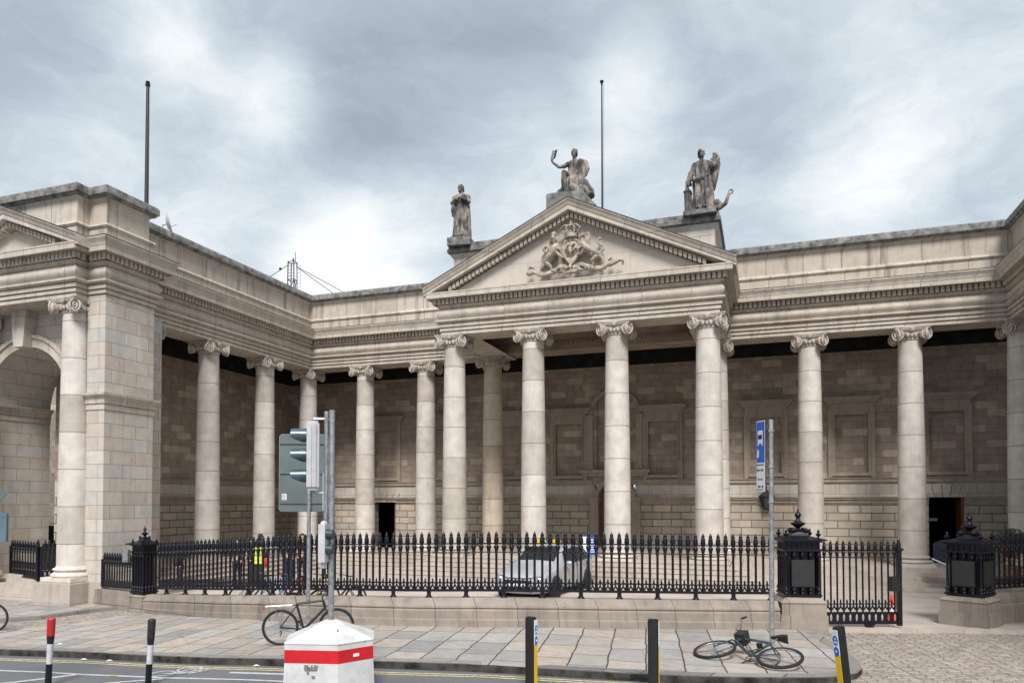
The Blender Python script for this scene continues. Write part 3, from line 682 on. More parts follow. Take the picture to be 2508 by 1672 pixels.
# ------------------------------------------------------------------ plinth wall and railing
def spline(pts,n):
    """Catmull-Rom resample"""
    P=[Vector(p) for p in pts]; out=[]
    for i in range(len(P)-1):
        p0=P[max(i-1,0)];p1=P[i];p2=P[i+1];p3=P[min(i+2,len(P)-1)]
        for k in range(n):
            t=k/n; out.append(.5*((2*p1)+(p2-p0)*t+(2*p0-5*p1+4*p2-p3)*t*t+(3*p1-p0-3*p2+p3)*t**3))
    return out+[P[-1]]
FL=spline(FENCE,8)
def fz(x,y): return lerp_tab([(-17.1,.40),(-15.4,.51),(-13.5,.62),(-11.4,.76),(-9.4,.84),(-6.2,.90),(-4.2,.90),(-1.2,.85),(.3,.83)],x)   # top of the plinth wall
wall=empty('plinth_wall',(0,0,0),0,'long low curved stone wall carrying the black railing in front of the courtyard','wall')
mb=MB(); vs=[];fs=[]
prof=[(.10,0),(.10,.30),(.06,.33),(.06,.60),(.03,.66),(.06,.70),(.05,.76),(.0,.82),(-.04,.9),(-.08,1.0)]
M_=len(prof)*2
for i,p in enumerate(FL):
    d=(FL[min(i+1,len(FL)-1)]-FL[max(i-1,0)]).normalized(); nrm=Vector((d.y,-d.x)); zb=g1(p.x)-.05; zt=fz(p.x,p.y)
    for o,f in prof: vs.append((p.x+nrm.x*o,p.y+nrm.y*o,zb+(zt-zb)*f))
    for o,f in reversed(prof): vs.append((p.x-nrm.x*(o+.42),p.y-nrm.y*(o+.42),zb+(zt-zb)*f))
for i in range(len(FL)-1):
    for k in range(M_-1): fs.append((i*M_+k,(i+1)*M_+k,(i+1)*M_+k+1,i*M_+k+1))
fs+=[tuple(range(M_)),tuple((len(FL)-1)*M_+k for k in range(M_))[::-1]]
mb.add(vs,fs); mb.build('stone_course',M['plinth'],wall)
rail=empty('iron_railing',(-8,16,.9),0,'long curved black iron railing of spear topped bars on the low stone wall','railing')
RO=Vector((-8,16,.9))
def off_pt(i,o=-.21):
    d=(FL[min(i+1,len(FL)-1)]-FL[max(i-1,0)]).normalized(); return FL[i]-Vector((d.y,-d.x))*(-o), math.atan2(d.y,d.x)
RL=[off_pt(i)[0] for i in range(len(FL))]
cum=[0]
for a,b in zip(RL,RL[1:]): cum.append(cum[-1]+(b-a).length)
def at_s(s):
    for i in range(len(cum)-1):
        if s<=cum[i+1]:
            f=(s-cum[i])/(cum[i+1]-cum[i]); p=RL[i].lerp(RL[i+1],f); d=RL[i+1]-RL[i]; return p,math.atan2(d.y,d.x)
    return RL[-1],0
# heights above the plinth top
HB,HT=.13,1.30; KZ=1.19
def bar_mesh(n=8):
    mb=MB(); h=HT-.0
    mb.lathe([(.017,.13),(.017,.86),(.026,.87),(.026,.885),(.02,.895),(.026,.93),(.034,.98),(.036,1.0),(.022,1.025),(.020,1.04),(.03,1.05),(.03,1.075),(.036,1.085),(.034,1.12),(.030,1.165),(.036,1.17),(.024,1.185),(.022,1.20),(.026,1.225),(.012,1.265),(.002,1.30)],n=n)
    mb.v=[(x*1.7,y*1.7,z*KZ) for x,y,z in mb.v]
    return mb.mesh('railing_bar',M['iron'],50)
def palm_mesh():
    mb=MB(); t=.008
    for s in (-1,1):
        pts=[(s*.068,.17),(s*.05,.20),(s*.060,.24),(s*.045,.275),(s*.012,.285)]
        mb.tube([(x,0,z) for x,z in pts],.014,5)
        mb.tube([(s*.068,0,.15),(s*.03,0,.18),(0,0,.245)],.015,5)
    mb.tube([(0,0,.24),(0,0,.33)],[.012,.018],5,round_=True); mb.sph((0,0,.345),(.016,.012,.02),6,5); mb.sph((0,0,.285),(.032,.010,.026),8,5)
    mb.v=[(x*1.22,y*1.3,z*KZ*1.03) for x,y,z in mb.v]
    return mb.mesh('palmette',M['iron'],50)
def foot_mesh():
    mb=MB(); mb.lathe([(.10,-.01),(.08,.02),(.05,.05),(.05,.11),(.055,.16)],n=8); return mb.mesh('railing_foot',M['iron'],40)
BAR,PALM,FOOT=bar_mesh(),palm_mesh(),foot_mesh()
L0_,L1_=.42,cum[-1]-.10
NB=98; 
for i in range(NB):
    s=L0_+(L1_-L0_)*i/(NB-1); p,a=at_s(s); z=fz(p.x,p.y)
    b=link('bar',BAR,rail,(p.x-RO.x,p.y-RO.y,z-RO.z),a)
    if i<NB-1:
        s2=s+(L1_-L0_)*.5/(NB-1); p2,a2=at_s(s2); q=link('palmette',PALM,b,Matrix.Rotation(-a,3,'Z')@Vector((p2.x-p.x,p2.y-p.y,fz(p2.x,p2.y)-z)),a2-a)
    if i%5==2: link('foot',FOOT,rail,(p.x-RO.x,p.y-RO.y,z-RO.z),a)
def railbar(name,zo,hw,hh):
    mb=MB(); vs=[];fs=[];n=0
    for i in range(61):
        p,a=at_s(L0_-.3+(L1_-L0_+.6)*i/60 if 0 else min(max(.05,L0_-.3+(L1_-L0_+.6)*i/60),cum[-1]-.02)); nx,ny=sin(a),-cos(a); z=fz(p.x,p.y)+zo
        for o,h in ((hw,-hh),(hw,hh),(-hw,hh),(-hw,-hh)): vs.append((p.x+nx*o-RO.x,p.y+ny*o-RO.y,z+h-RO.z))
    for i in range(60):
        for k in range(4): k2=(k+1)%4; fs.append((4*i+k,4*i+4+k,4*i+4+k2,4*i+k2))
    fs+=[(0,1,2,3),(240,243,242,241)]
    mb.add(vs,fs); mb.build(name,M['iron'],rail,smooth=0)
railbar('bottom_rail',.165,.034,.028); railbar('top_rail',1.055*KZ,.030,.015); railbar('middle_rail',.885*KZ,.024,.009)

# ------------------------------------------------------------------ cast iron gate piers
def urn(mb,c,s=1,n=14):
    mb.lathe([(.10*s,0),(.11*s,.02*s),(.06*s,.05*s),(.05*s,.08*s),(.08*s,.12*s),(.16*s,.17*s),(.19*s,.20*s),(.19*s,.22*s),(.12*s,.235*s),(.09*s,.26*s),(.06*s,.29*s),(.045*s,.34*s),(.05*s,.36*s),(.08*s,.40*s),(.085*s,.43*s),(.06*s,.475*s),(.025*s,.51*s),(.02*s,.55*s),(.003,.60*s)],c,n)
def knob(mb,c,s=1):
    mb.lathe([(.07*s,0),(.06*s,.02*s),(.03*s,.05*s),(.03*s,.11*s),(.07*s,.15*s),(.085*s,.175*s),(.05*s,.20*s),(.03*s,.22*s),(.04*s,.25*s),(.03*s,.29*s),(.004,.32*s)],c,10)
def iron_pier(loc,rz,w,hs,hi,label,panel=True,stone=True,sw=None,blockpanel=True):
    root=empty('gate_pier',loc,rz,label,'gate pier','cast iron gate piers')
    if stone:
        sw=sw or w+.2; mb=MB(); k=sw/2
        mb.box(-k,k,-k,k,-.25,hs*.45); mb.box(-k+.03,k-.03,-k+.03,k-.03,hs*.45,hs*.78)
        mb.add([(sx*(k-.03),sy*(k-.03),hs*.78) for sx,sy in ((-1,-1),(1,-1),(1,1),(-1,1))]+[(sx*(k-.01),sy*(k-.01),hs*.84) for sx,sy in ((-1,-1),(1,-1),(1,1),(-1,1))]+[(sx*(k-.14),sy*(k-.14),hs) for sx,sy in ((-1,-1),(1,-1),(1,1),(-1,1))],[(0,1,5,4),(1,2,6,5),(2,3,7,6),(3,0,4,7),(4,5,9,8),(5,6,10,9),(6,7,11,10),(7,4,8,11),(8,9,10,11)])
        mb.build('stone_base',M['plinth'],root,smooth=0)
    h=w/2; z0=hs
    mb=MB(); mb.box(-h-.03,h+.03,-h-.03,h+.03,z0+.02,z0+.06)
    for sx in (-1,1):
        for sy in (-1,1): mb.box(sx*h*.8-.05,sx*h*.8+.05,sy*h*.8-.05,sy*h*.8+.05,z0-.01,z0+.03)
    mb.box(-h+.1,h-.1,-h+.1,h-.1,z0+.06,z0+hi-.3); mb.build('core',M['iron'],root,smooth=0)
    # colonnettes round the four sides
    cm=MB(); hh=hi-.36
    cm.lathe([(.045,0),(.05,.03),(.035,.05),(.055,.08),(.055,.13),(.03,.16),(.033,.18),(.03,hh-.14),(.045,hh-.12),(.045,hh-.07),(.03,hh-.05),(.05,hh)],n=8); cme=cm.mesh('colonnette',M['iron'],50)
    n=5
    for side in range(4):
        a=side*PI/2
        for i in range(n):
            if i==n-1: continue
            x=-h+.03+(w-.06)*i/(n-1); y=-h+.03; link('colonnette',cme,root,(x*cos(a)-y*sin(a),x*sin(a)+y*cos(a),z0+.06),0)
    if panel:
        for side in ((0,1) if blockpanel else (0,)):
            a=side*PI/2; p=MB(); p.T=Matrix.Rotation(a,4,'Z'); zc=z0+.06
            p.box(-.25,.25,-h-.035,-h+.02,zc+hh*.18,zc+hh*.80).box(-.22,.22,-h-.045,-h-.034,zc+hh*.21,zc+hh*.77); p.build('panel',M['ironpanel'],root,smooth=0)
    mb=MB(); zt=z0+hi-.30
    mb.box(-h-.05,h+.05,-h-.05,h+.05,zt,zt+.045); mb.box(-h+.02,h-.02,-h+.02,h-.02,zt+.045,zt+.20)
    for side in range(4):
        a=side*PI/2
        for i in range(7):
            x=-h+.04+(w-.08)*i/6; mb.T=Matrix.Rotation(a,4,'Z'); mb.lathe([(.022,zt+.05),(.026,zt+.12),(.022,zt+.2)],(x,-h+.02,0),6)
    mb.T=None
    mb.box(-h-.04,h+.04,-h-.04,h+.04,zt+.20,zt+.24)
    k=h+.12; mb.add([(sx*q,sy*q,z) for q,z in ((k,zt+.24),(k,zt+.27),(h*.55,zt+.34),(h*.5,zt+.36),(h*.42,zt+.42),(h*.36,zt+.44)) for sx,sy in ((-1,-1),(1,-1),(1,1),(-1,1))],[(0,1,2,3)]+[(4*i+a,4*i+(a+1)%4,4*i+4+(a+1)%4,4*i+4+a) for i in range(5) for a in range(4)]+[(20,21,22,23)])
    mb.build('cap',M['iron'],root,smooth=30)
    mb=MB(); s=w/.9
    for sx in (-1,1):
        for sy in (-1,1): mb.lathe([(.05*s,0),(.09*s,.05*s),(.05*s,.09*s),(.03*s,.12*s)],(sx*h*.36,sy*h*.36,zt+.42),8)
    urn(mb,(0,0,zt+.44),1.05*s); mb.build('urn_finial',M['iron'],root)
    mb=MB(); knob(mb,(0,0,0),.9*s); km=mb.mesh('corner_finial',M['iron'])
    for sx in (-1,1):
        for sy in (-1,1): link('corner_finial',km,root,(sx*h*.92,sy*h*.92,zt+.25))
    return root
iron_pier((.74,19.0,.19),R(12),.78,.74,1.36,'tall black iron gate pier with urn at the right end of the long railing',sw=1.04)
iron_pier((4.78,21.4,.12),R(-32),.80,.70,1.36,'black iron gate pier on a pale stone block right of the open gate',sw=1.06)
iron_pier((-17.35,17.3,-.1),R(-8),.50,.52,1.50,'small black iron pier with urn between the driveway and the courtyard railing',panel=False,sw=.66)
# a grey meter box on the small pier
o=MB().obox((0,0,0),(.20,.10,.36)).build('notice_box',M['galv'],smooth=0,loc=(-17.72,16.98,1.35)); tag(o,'small pale grey box fixed to the side of the small iron pier','box')
# ------------------------------------------------------------------ open gate at the right
def gate(p0,p1,zb,n,label,name='iron_gate',kick=True,h=2.0,endpost=True):
    a=math.atan2(p1[1]-p0[1],p1[0]-p0[0]); L=math.hypot(p1[0]-p0[0],p1[1]-p0[1])
    root=empty(name,(p0[0],p0[1],zb),a,label,'gate' if 'gate' in name else 'railing')
    sc=(h-.06)/1.30 if not kick else 1
    zo=h-1.30
    mb=MB(); mb.lathe([(.017,.0),(.017,.86+zo),(.026,.87+zo),(.026,.885+zo),(.02,.895+zo),(.026,.93+zo),(.034,.98+zo),(.036,1.0+zo),(.022,1.025+zo),(.020,1.04+zo),(.03,1.05+zo),(.03,1.075+zo),(.036,1.085+zo),(.034,1.12+zo),(.030,1.165+zo),(.036,1.17+zo),(.024,1.185+zo),(.022,1.20+zo),(.026,1.225+zo),(.012,1.265+zo),(.002,1.30+zo)],n=8)
    mb.v=[(x*1.3,y*1.3,max(z,.26 if kick else .05)) for x,y,z in mb.v]
    bme=mb.mesh('gate_bar',M['iron'],50)
    for i in range(n): link('bar',bme,root,(.06+(L-.14)*(i+.5)/n,0,0))
    mb=MB(); mb.box(0,L,-.02,.02,1.03+zo,1.07+zo); mb.build('top_rail',M['iron'],root,smooth=0)
    mb=MB(); mb.box(0,L,-.016,.016,.875+zo,.895+zo); mb.build('middle_rail',M['iron'],root,smooth=0)
    mb=MB(); mb.box(0,L,-.025,.025,.0,.06); mb.build('bottom_rail',M['iron'],root,smooth=0)
    if kick:
        mb=MB(); mb.box(0,L,-.02,.02,.25,.29)
        st=(L-.14)/n
        for i in range(n+1):
            x=.06+st*i; w=st/2
            pol=[(x-w+.0,.06),(x+w,.06)]+[(x+w-.030*(1-((z-.155)/.095)**2)**.5-.0,z) for z in (.09,.12,.155,.19,.22)]+[(x+w,.25),(x-w,.25)]+[(x-w+.030*(1-((z-.155)/.095)**2)**.5,z) for z in (.22,.19,.155,.12,.09)]
            pol=[(min(max(px,0),L),pz) for px,pz in pol]; mb.prism(pol,-.012,.012,'y')
        mb.build('pierced_panel',M['iron'],root,smooth=0)
        for i in range(n-1):
            link('palmette',PALM,root,(.06+st*(i+1),0,.14))
    if endpost:
        mb=MB(); mb.box(L-.10,L,-.045,.045,-.04,1.06+zo); mb.box(L-.13,L+.03,-.07,.07,1.04+zo,1.10+zo); mb.lathe([(.05,1.10+zo),(.055,1.2+zo),(.03,1.26+zo),(.035,1.30+zo),(.004,1.36+zo)],(L-.05,0,0),8); mb.build('end_post',M['iron'],root,smooth=30); MB().box(-.02,.05,-.03,.03,0,1.06+zo).build('hinge_post',M['iron'],root,smooth=0)
    return root
gt=gate((1.2,19.32),(3.05,20.03),.22,12,'open black iron gate leaf with a lock box standing right of the tall pier')
MB().box(1.72,1.92,-.07,.05,.78,1.13).build('lock_box',M['black'],gt,smooth=0); 
mb=MB(); mb.lathe([(.14,.0),(.10,-.05),(.05,-.08),(.03,-.13)][::-1],(1.2,0,0),8); mb.build('drop_bolt',M['iron'],gt)
# low fence between pavilion and small pier, on its own stone kerb
gate((-19.35,17.62),(-17.72,17.33),.50,12,'short black iron fence with solid foot between the pavilion and the small pier','side_railing',False,1.08,True)
mb=MB(); a=math.atan2(-.29,1.63); mb.T=Matrix.Translation((-18.5,17.52,0))@Matrix.Rotation(a,4,'Z'); mb.box(-1.05,1.05,-.2,.2,-.3,.18); mb.box(-1.05,1.05,-.17,.17,.18,.42); tag(mb.build('side_plinth',M['plinth'],smooth=0),'short stone base under the fence beside the pavilion','plinth')
mb=MB(); mb.T=Matrix.Translation((-18.5,17.47,0))@Matrix.Rotation(a,4,'Z'); mb.box(-.82,.78,-.015,.015,.54,.72); k=mb.build('kick_plate',M['black'],None,smooth=0); g=[o for o in bpy.data.objects if o.name.startswith('side_railing')][0]; k.parent=g; k.matrix_parent_inverse=(Matrix.Translation(g.location)@Matrix.Rotation(g.rotation_euler.z,4,'Z')).inverted()
# ironwork across the pavilion passage
gate((-25.3,19.1),(-23.15,18.5),.47,10,'black iron gate across the arched passage at the far left','passage_gate',True,1.32,True)
gl=gate((-23.05,18.5),(-22.4,19.3),.5,7,'dark iron gate leaf folded back against the passage opening','folded_gate',True,1.34,True)
MB().box(.03,.95,-.012,.012,.3,1.2).build('back_plate',M['black'],gl,smooth=0)
iron_pier((-25.4,17.55,.30),R(0),.55,.10,1.45,'black iron pier at the extreme left edge beside the blue grey sign',panel=False,stone=False)
# right of the far right pier
mb=MB()
fr_=[(5.35,22.0),(6.2,22.75),(7.4,23.7),(9.5,25.2)]
mb.sweep([(.22,-.3),(.22,.42),(.17,.46),(.17,.60),(.10,.72),(-.10,.72),(-.2,.6),(-.2,-.3)],fr_,zf=lambda x,y:.1); tag(mb.build('right_plinth',M['plinth']),'low stone wall running back from the right hand gate pier','plinth')
rr=empty('right_railing',(5.35,22.0,.82),0,'short black iron railing at the right edge behind the gate pier','railing')
a=math.atan2(.75,.85)
for i in range(9):
    s=.16+.19*i; link('bar',BAR,rr,(s*cos(a),s*sin(a),-.02),a)
    if i<8: link('palmette',PALM,rr,((s+.095)*cos(a),(s+.095)*sin(a),-.02),a)
mb=MB(); mb.T=Matrix.Rotation(a,4,'Z'); mb.box(0,1.8,-.02,.02,1.02,1.05); mb.build('top_rail',M['iron'],rr,smooth=0)
mb=MB(); mb.T=Matrix.Rotation(a,4,'Z'); mb.box(0,1.8,-.028,.028,.10,.14); mb.build('bottom_rail',M['iron'],rr,smooth=0)

# ------------------------------------------------------------------ traffic signal on its painted base
LF=[(-6.89,9.61),(-6.08,9.82),(-5.79,10.38),(-6.19,11.09),(-7.0,10.88),(-7.29,10.32)]
bc=(-6.54,10.35)
base=empty('signal_base',(bc[0],bc[1],.1),0,'large white hexagonal concrete base with a broad red band and pyramid top','concrete base')
def hexring(k,z): return [((x-bc[0])*k,(y-bc[1])*k,z) for x,y in LF]
def hexsolid(name,mat,levels,parent):
    mb=MB(); vs=[]; 
    for k,z in levels: vs+=hexring(k,z)
    fs=[(6*i+a,6*i+(a+1)%6,6*i+6+(a+1)%6,6*i+6+a) for i in range(len(levels)-1) for a in range(6)]+[tuple(range(6))[::-1],tuple(6*(len(levels)-1)+a for a in range(6))]
    mb.add(vs,fs); return mb.build(name,mat,parent,smooth=0)
hexsolid('lower_body',M['boxwhite'],[(1.05,-.2),(1.0,.588)],base)
hexsolid('red_band',M['boxred'],[(1.004,.588),(1.0,.785)],base)
hexsolid('upper_body',M['boxwhite'],[(1.0,.785),(1.0,.87),(1.012,.872),(1.012,.885)],base)
hexsolid('pyramid_top',M['boxwhite'],[(1.0,.885),(.13,1.15)],base)
mb=MB()
# hinge plate and stains bolted low on the front face, small plate on the band
f0,f1=Vector((LF[0][0]-bc[0],LF[0][1]-bc[1])),Vector((LF[1][0]-bc[0],LF[1][1]-bc[1])); fd=(f1-f0).normalized(); fn=Vector((fd.y,-fd.x)); fa=math.atan2(fd.y,fd.x)
def on_face(p,q,u,z,wd,ht,t,mbx):
    d=(q-p).normalized(); n=Vector((d.y,-d.x)); c=p+(q-p)*u+n*(t/2); mbx.obox((c.x,c.y,z),(wd,t,ht),math.atan2(d.y,d.x))
on_face(f0,f1,.50,.50,.20,.035,.03,mb); on_face(f0,f1,.45,.44,.03,.10,.03,mb); on_face(f0,f1,.55,.38,.05,.03,.03,mb)
for u in (.40,.44,.52,.58,.62): on_face(f0,f1,u,.55,.018,.018,.04,mb)
mb.build('latch',M['galv'],base,smooth=0)
mb=MB(); f2=Vector((LF[2][0]-bc[0],LF[2][1]-bc[1])); on_face(f1,f2,.5,.66,.10,.045,.012,mb); mb.build('small_plate',M['white'],base,smooth=0)
mb=MB(); mb.lathe([(.012,-.02),(.012,.02)],(.28,-.25,1.03),8); mb.sph((-.17,-.28,1.065),.012,6,4); mb.build('bolt',M['galv'],base)
sig=empty('traffic_signal',(bc[0],bc[1],1.25),0,'steel pole with a grey three lamp traffic signal seen from behind','traffic light')
mb=MB(); mb.lathe([(.046,-.1),(.046,3.32),(.05,3.321),(.05,3.35),(.03,3.36)],n=16); mb.build('pole',M['galv'],sig)
# direction vectors in the photo: r to the right, f away
rv=Vector((.94,.34,0)); fv=Vector((-.34,.94,0))
mb=MB(); q=-rv*.092; 
mb.tube([q+Vector((0,0,.9)),q+Vector((0,0,3.34))],.034,10); mb.build('cable_pipe',M['galv'],sig)
mb=MB(); q=-rv*.14; mb.tube([q+Vector((0,0,1.75)),q+Vector((0,0,2.35))],.008,6); mb.build('cable',M['tlbody'],sig)
hr=empty_=bpy.data.objects.new('signal_head',None); COL.objects.link(hr); hr.parent=sig; hr.location=-rv*.30+Vector((0,0,2.62))
hr.rotation_euler=(0,0,.347+R(11))   # local +x right, visors toward -x
mb=MB(); pol=[(-.10,-.12),(-.03,-.13),(.04,-.12),(.095,-.09),(.095,.09),(.04,.12),(-.03,.13),(-.10,.12)]; mb.prism(pol,-.50,.52,'z'); mb.prism([(x*.8,y*.8) for x,y in pol],.52,.56,'z'); mb.prism([(x*.8,y*.8) for x,y in pol],-.55,-.50,'z'); mb.box(-.03,-.022,-.156,-.14,-.48,.5); mb.box(.04,.048,-.148,-.13,-.48,.5)
hb=mb.build('housing',M['tlbody'],hr,smooth=30)
def visor():
    mb=MB(); n=14; vs=[];fs=[]
    for i in range(n+1):
        a=R(-50)+R(280)*i/n; 
        for L,r in ((0,.125),(-.24 if sin(a)>-.2 else -.24*(1-min(1,(-.2-sin(a))*1.2)),.115)):
            vs.append((-.11+L,r*cos(a),r*sin(a)+.0))
            vs.append((-.11+L,(r-.008)*cos(a),(r-.008)*sin(a)))
    for i in range(n):
        b=4*i;c=b+4; fs+=[(b,c,c+2,b+2),(b+1,b+3,c+3,c+1),(b+2,c+2,c+3,b+3),(b,b+1,c+1,c)]
    mb.add(vs,fs); return mb.mesh('visor',M['tlvisor'],40)
VIS=visor(); lm=MB(); lm.T=Matrix.Rotation(-PI/2,4,'Y'); lm.lathe([(.10,.10),(.10,.125),(.06,.14),(.01,.145)],n=14); LEN=lm.mesh('lens',M['tldark'])
for z in (.32,.0,-.33):
    v=link('visor',VIS,hr,(0,0,z)); link('lens',LEN,v)
mb=MB(); mb.tube([(0,0,.56),(0,0,.60),(.18,0,.60),(.24,0,.59)],.022,8); mb.tube([(0,0,-.55),(.02,0,-.60),(.22,0,-.59)],.018,8); mb.box(.19,.23,-.05,.05,.50,.70); mb.box(.18,.21,-.05,.05,-.72,-.46); mb.build('bracket',M['galv'],hr)
ph=bpy.data.objects.new('pedestrian_signal',None); COL.objects.link(ph); ph.parent=sig; ph.location=-rv*.10-fv*.10+Vector((0,0,1.25)); ph.rotation_euler=(0,0,.347+R(-8))
mb=MB(); mb.prism([(-.06,-.09),(.05,-.09),(.06,.09),(-.05,.09)],-.32,.28,'z'); mb.sph((0,0,.28),(.055,.085,.055),10,6); mb.lathe([(.03,-.42),(.05,-.36),(.055,-.32)],n=8); mb.build('signal_box',M['tlbody'],ph,smooth=30)
for z in (.12,-.12):
    mb=MB(); mb.T=Matrix.Translation((.05,0,z))@Matrix.Rotation(R(90),4,'Y'); mb.lathe([(.085,0),(.075,.11)],n=12); mb.build('hood',M['tldark'],ph)
# ------------------------------------------------------------------ big sign seen from behind
sg=empty('road_sign',(-9.9,14.49,.17),.347+R(2),'tall grey green rectangular sign seen from behind on a slim grey pole','road sign')
mb=MB(); mb.lathe([(.045,-.1),(.045,4.4)],(.13,-.03,0),n=12); mb.build('pole',M['galv'],sg)
mb=MB(); 
def rrect(x0,x1,z0,z1,r,n=4):
    out=[]
    for cx,cz,a in ((x1-r,z1-r,0),(x0+r,z1-r,PI/2),(x0+r,z0+r,PI),(x1-r,z0+r,1.5*PI)): out+=[(cx+r*cos(a+PI/2*i/n),cz+r*sin(a+PI/2*i/n)) for i in range(n+1)]
    return out
mb.prism(rrect(-.56,.55,2.74,4.5,.07),.03,.04,'y'); pn=mb.build('sign_panel',M['signback'],sg,smooth=0)
mb=MB(); mb.prism(rrect(-.57,.56,2.73,4.51,.08),.041,.047,'y'); mb.build('panel_edge',M['galv'],pn,smooth=0)
for z in (4.30,3.62,2.94):
    MB().box(-.55,.54,.0,.029,z-.02,z+.02).build('channel',M['signback'],sg,smooth=0)
mb=MB(); mb.box(-.50,-.39,.024,.029,3.0,3.14); sk=mb.build('sticker',M['white'],sg,smooth=0)
mb=MB()
for k in range(4): mb.box(-.49+.0,-.41-.01*(k%2),.021,.0235,3.02+.03*k,3.03+.03*k)
mb.build('sticker_print',M['tldark'],sk,smooth=0)
# ------------------------------------------------------------------ bus stop sign
bs=empty('bus_stop',(.12,16.2,.18),R(-80)+.347,'slim grey pole with a blue and white bus stop plate turned edgeways','bus stop')
mb=MB(); mb.lathe([(.05,-.1),(.046,4.62),(.03,4.63)],n=14); 
for z in (2.95,3.66,4.4): mb.lathe([(.066,z-.02),(.066,z+.02)],n=14)
mb.build('pole',M['galv'],bs); bs.rotation_euler=(0,R(.55),R(-80)+.347)
# plate plane: local x-z, facing -y
mb=MB(); mb.prism(rrect(-.40,-.05,3.14,4.63,.03),-.10,-.085,'y'); mb.box(-.1,.0,-.09,-.05,4.38,4.42); mb.box(-.1,.0,-.09,-.05,3.3,3.34); pl=mb.build('plate',M['black'],bs,smooth=0)
mb=MB(); mb.prism(rrect(-.39,-.06,3.15,4.62,.02),-.1035,-.1005,'y'); mb.build('white_border',M['white'],pl,smooth=0)
MB().box(-.378,-.072,-.107,-.1045,3.76,4.60).build('blue_field',M['blue'],pl,smooth=0)
mb=MB(); mb.prism(rrect(-.33,-.14,4.15,4.42,.03),-.110,-.1078,'y'); mb.box(-.33,-.29,-.110,-.1078,4.11,4.16); mb.box(-.18,-.14,-.110,-.1078,4.11,4.16); mb.prism([(-.36,3.86),(-.30,3.86),(-.29,3.98),(-.32,4.04),(-.35,3.98)],-.110,-.1078,'y'); mb.build('bus_pictogram',M['white'],pl,smooth=0)
mb=MB(); mb.box(-.31,-.16,-.1125,-.1105,4.24,4.33); mb.box(-.39,-.11,-.106,-.1040,3.70,3.72); mb.box(-.39,-.11,-.106,-.104,3.19,3.205)
for z,pat in ((3.60,'1110111'),(3.41,'0110110'),(3.26,'0111011')):
    for i,ch in enumerate(pat):
        if ch=='1': mb.box(-.37+.036*i,-.345+.036*i,-.106,-.104,z-.02,z+.025)
mb.build('timetable_print',M['black'],pl,smooth=0)
# wall lantern behind it
lt=empty('wall_lantern',(.1,34.3,3.32),0,'black iron lantern hanging on the wall behind the bus stop pole','lantern')
mb=MB(); mb.lathe([(.30,.0),(.34,.02),(.14,.22),(.06,.26),(.02,.36)],n=6); 
for i in range(6):
    a=PI/3*i; mb.tube([(.29*cos(a),.29*sin(a),.0),(.15*cos(a),.15*sin(a),-.50)],.018,5)
mb.lathe([(.10,-.56),(.17,-.52),(.17,-.49)],n=6); mb.build('lantern_frame',M['black'],lt,smooth=0)
mb=MB(); mb.lathe([(.13,-.49),(.26,-.01)],n=6); mb.build('lantern_glass',M['tldark'],lt,smooth=0)
MB().tube([(0,0,.34),(0,0,.45),(0,.3,.45)],.02,6).build('lantern_bracket',M['black'],lt)
# ------------------------------------------------------------------ signs at the left edge
ls=empty('edge_sign',(-11.75,8.52,.0),.347,'grey back of a diamond sign over a blue grey box at the left edge','road sign')
mb=MB(); mb.prism([(0,2.98),(.27,3.25),(0,3.52),(-.27,3.25)],0,.012,'y'); mb.build('diamond_plate',M['signback'],ls,smooth=0)
mb=MB(); mb.prism(rrect(-.30,.28,2.49,2.96,.03),-.02,.03,'y'); mb.box(-.31,.29,-.024,-.02,2.90,2.93); mb.build('sign_box',simple('blue_grey_plastic',(.10,.16,.20),.5),ls,smooth=0)
mb=MB(); mb.lathe([(.04,-.2),(.04,3.5)],(-.12,.05,0),n=10); mb.build('pole',M['galv'],ls)

# ------------------------------------------------------------------ street posts
def bands(name,loc,lv,r,label,group,tilt=(0,0)):
    root=empty(name,loc,0,label,'bollard',group); root.rotation_euler=(tilt[0],tilt[1],0)
    for nm,z0,z1,r0,r1,mat in lv:
        mb=MB(); mb.lathe([(r0,z0),(r1,z1)] if nm!='cap' else [(r0,z0),(r1,z1-.01),(r1*.8,z1)],n=14); mb.build(nm,mat,root)
    return root
bands('bollard',(-11.50,9.40,.02),[('foot_sleeve',-.05,.36,.052,.050,M['iron']),('white_band',.36,.70,.047,.050,M['greyp']),('black_band',.70,.84,.050,.062,M['black']),('red_band',.84,1.12,.062,.066,M['redp']),('cap',1.12,1.14,.066,.062,M['redp'])],.05,'leaning lane post with red top and white and black bands at the left','lane posts',(0,R(3)))
bands('bollard',(-9.76,9.84,.06),[('foot_sleeve',-.05,.36,.052,.050,M['iron']),('white_band',.36,.68,.047,.050,M['greyp']),('black_band',.68,.80,.050,.060,M['black']),('top_sleeve',.80,1.09,.060,.064,M['charc']),('cap',1.09,1.11,.064,.058,M['black'])],.05,'leaning lane post with plain black top over the bicycle road symbol','lane posts',(0,R(3.5)))
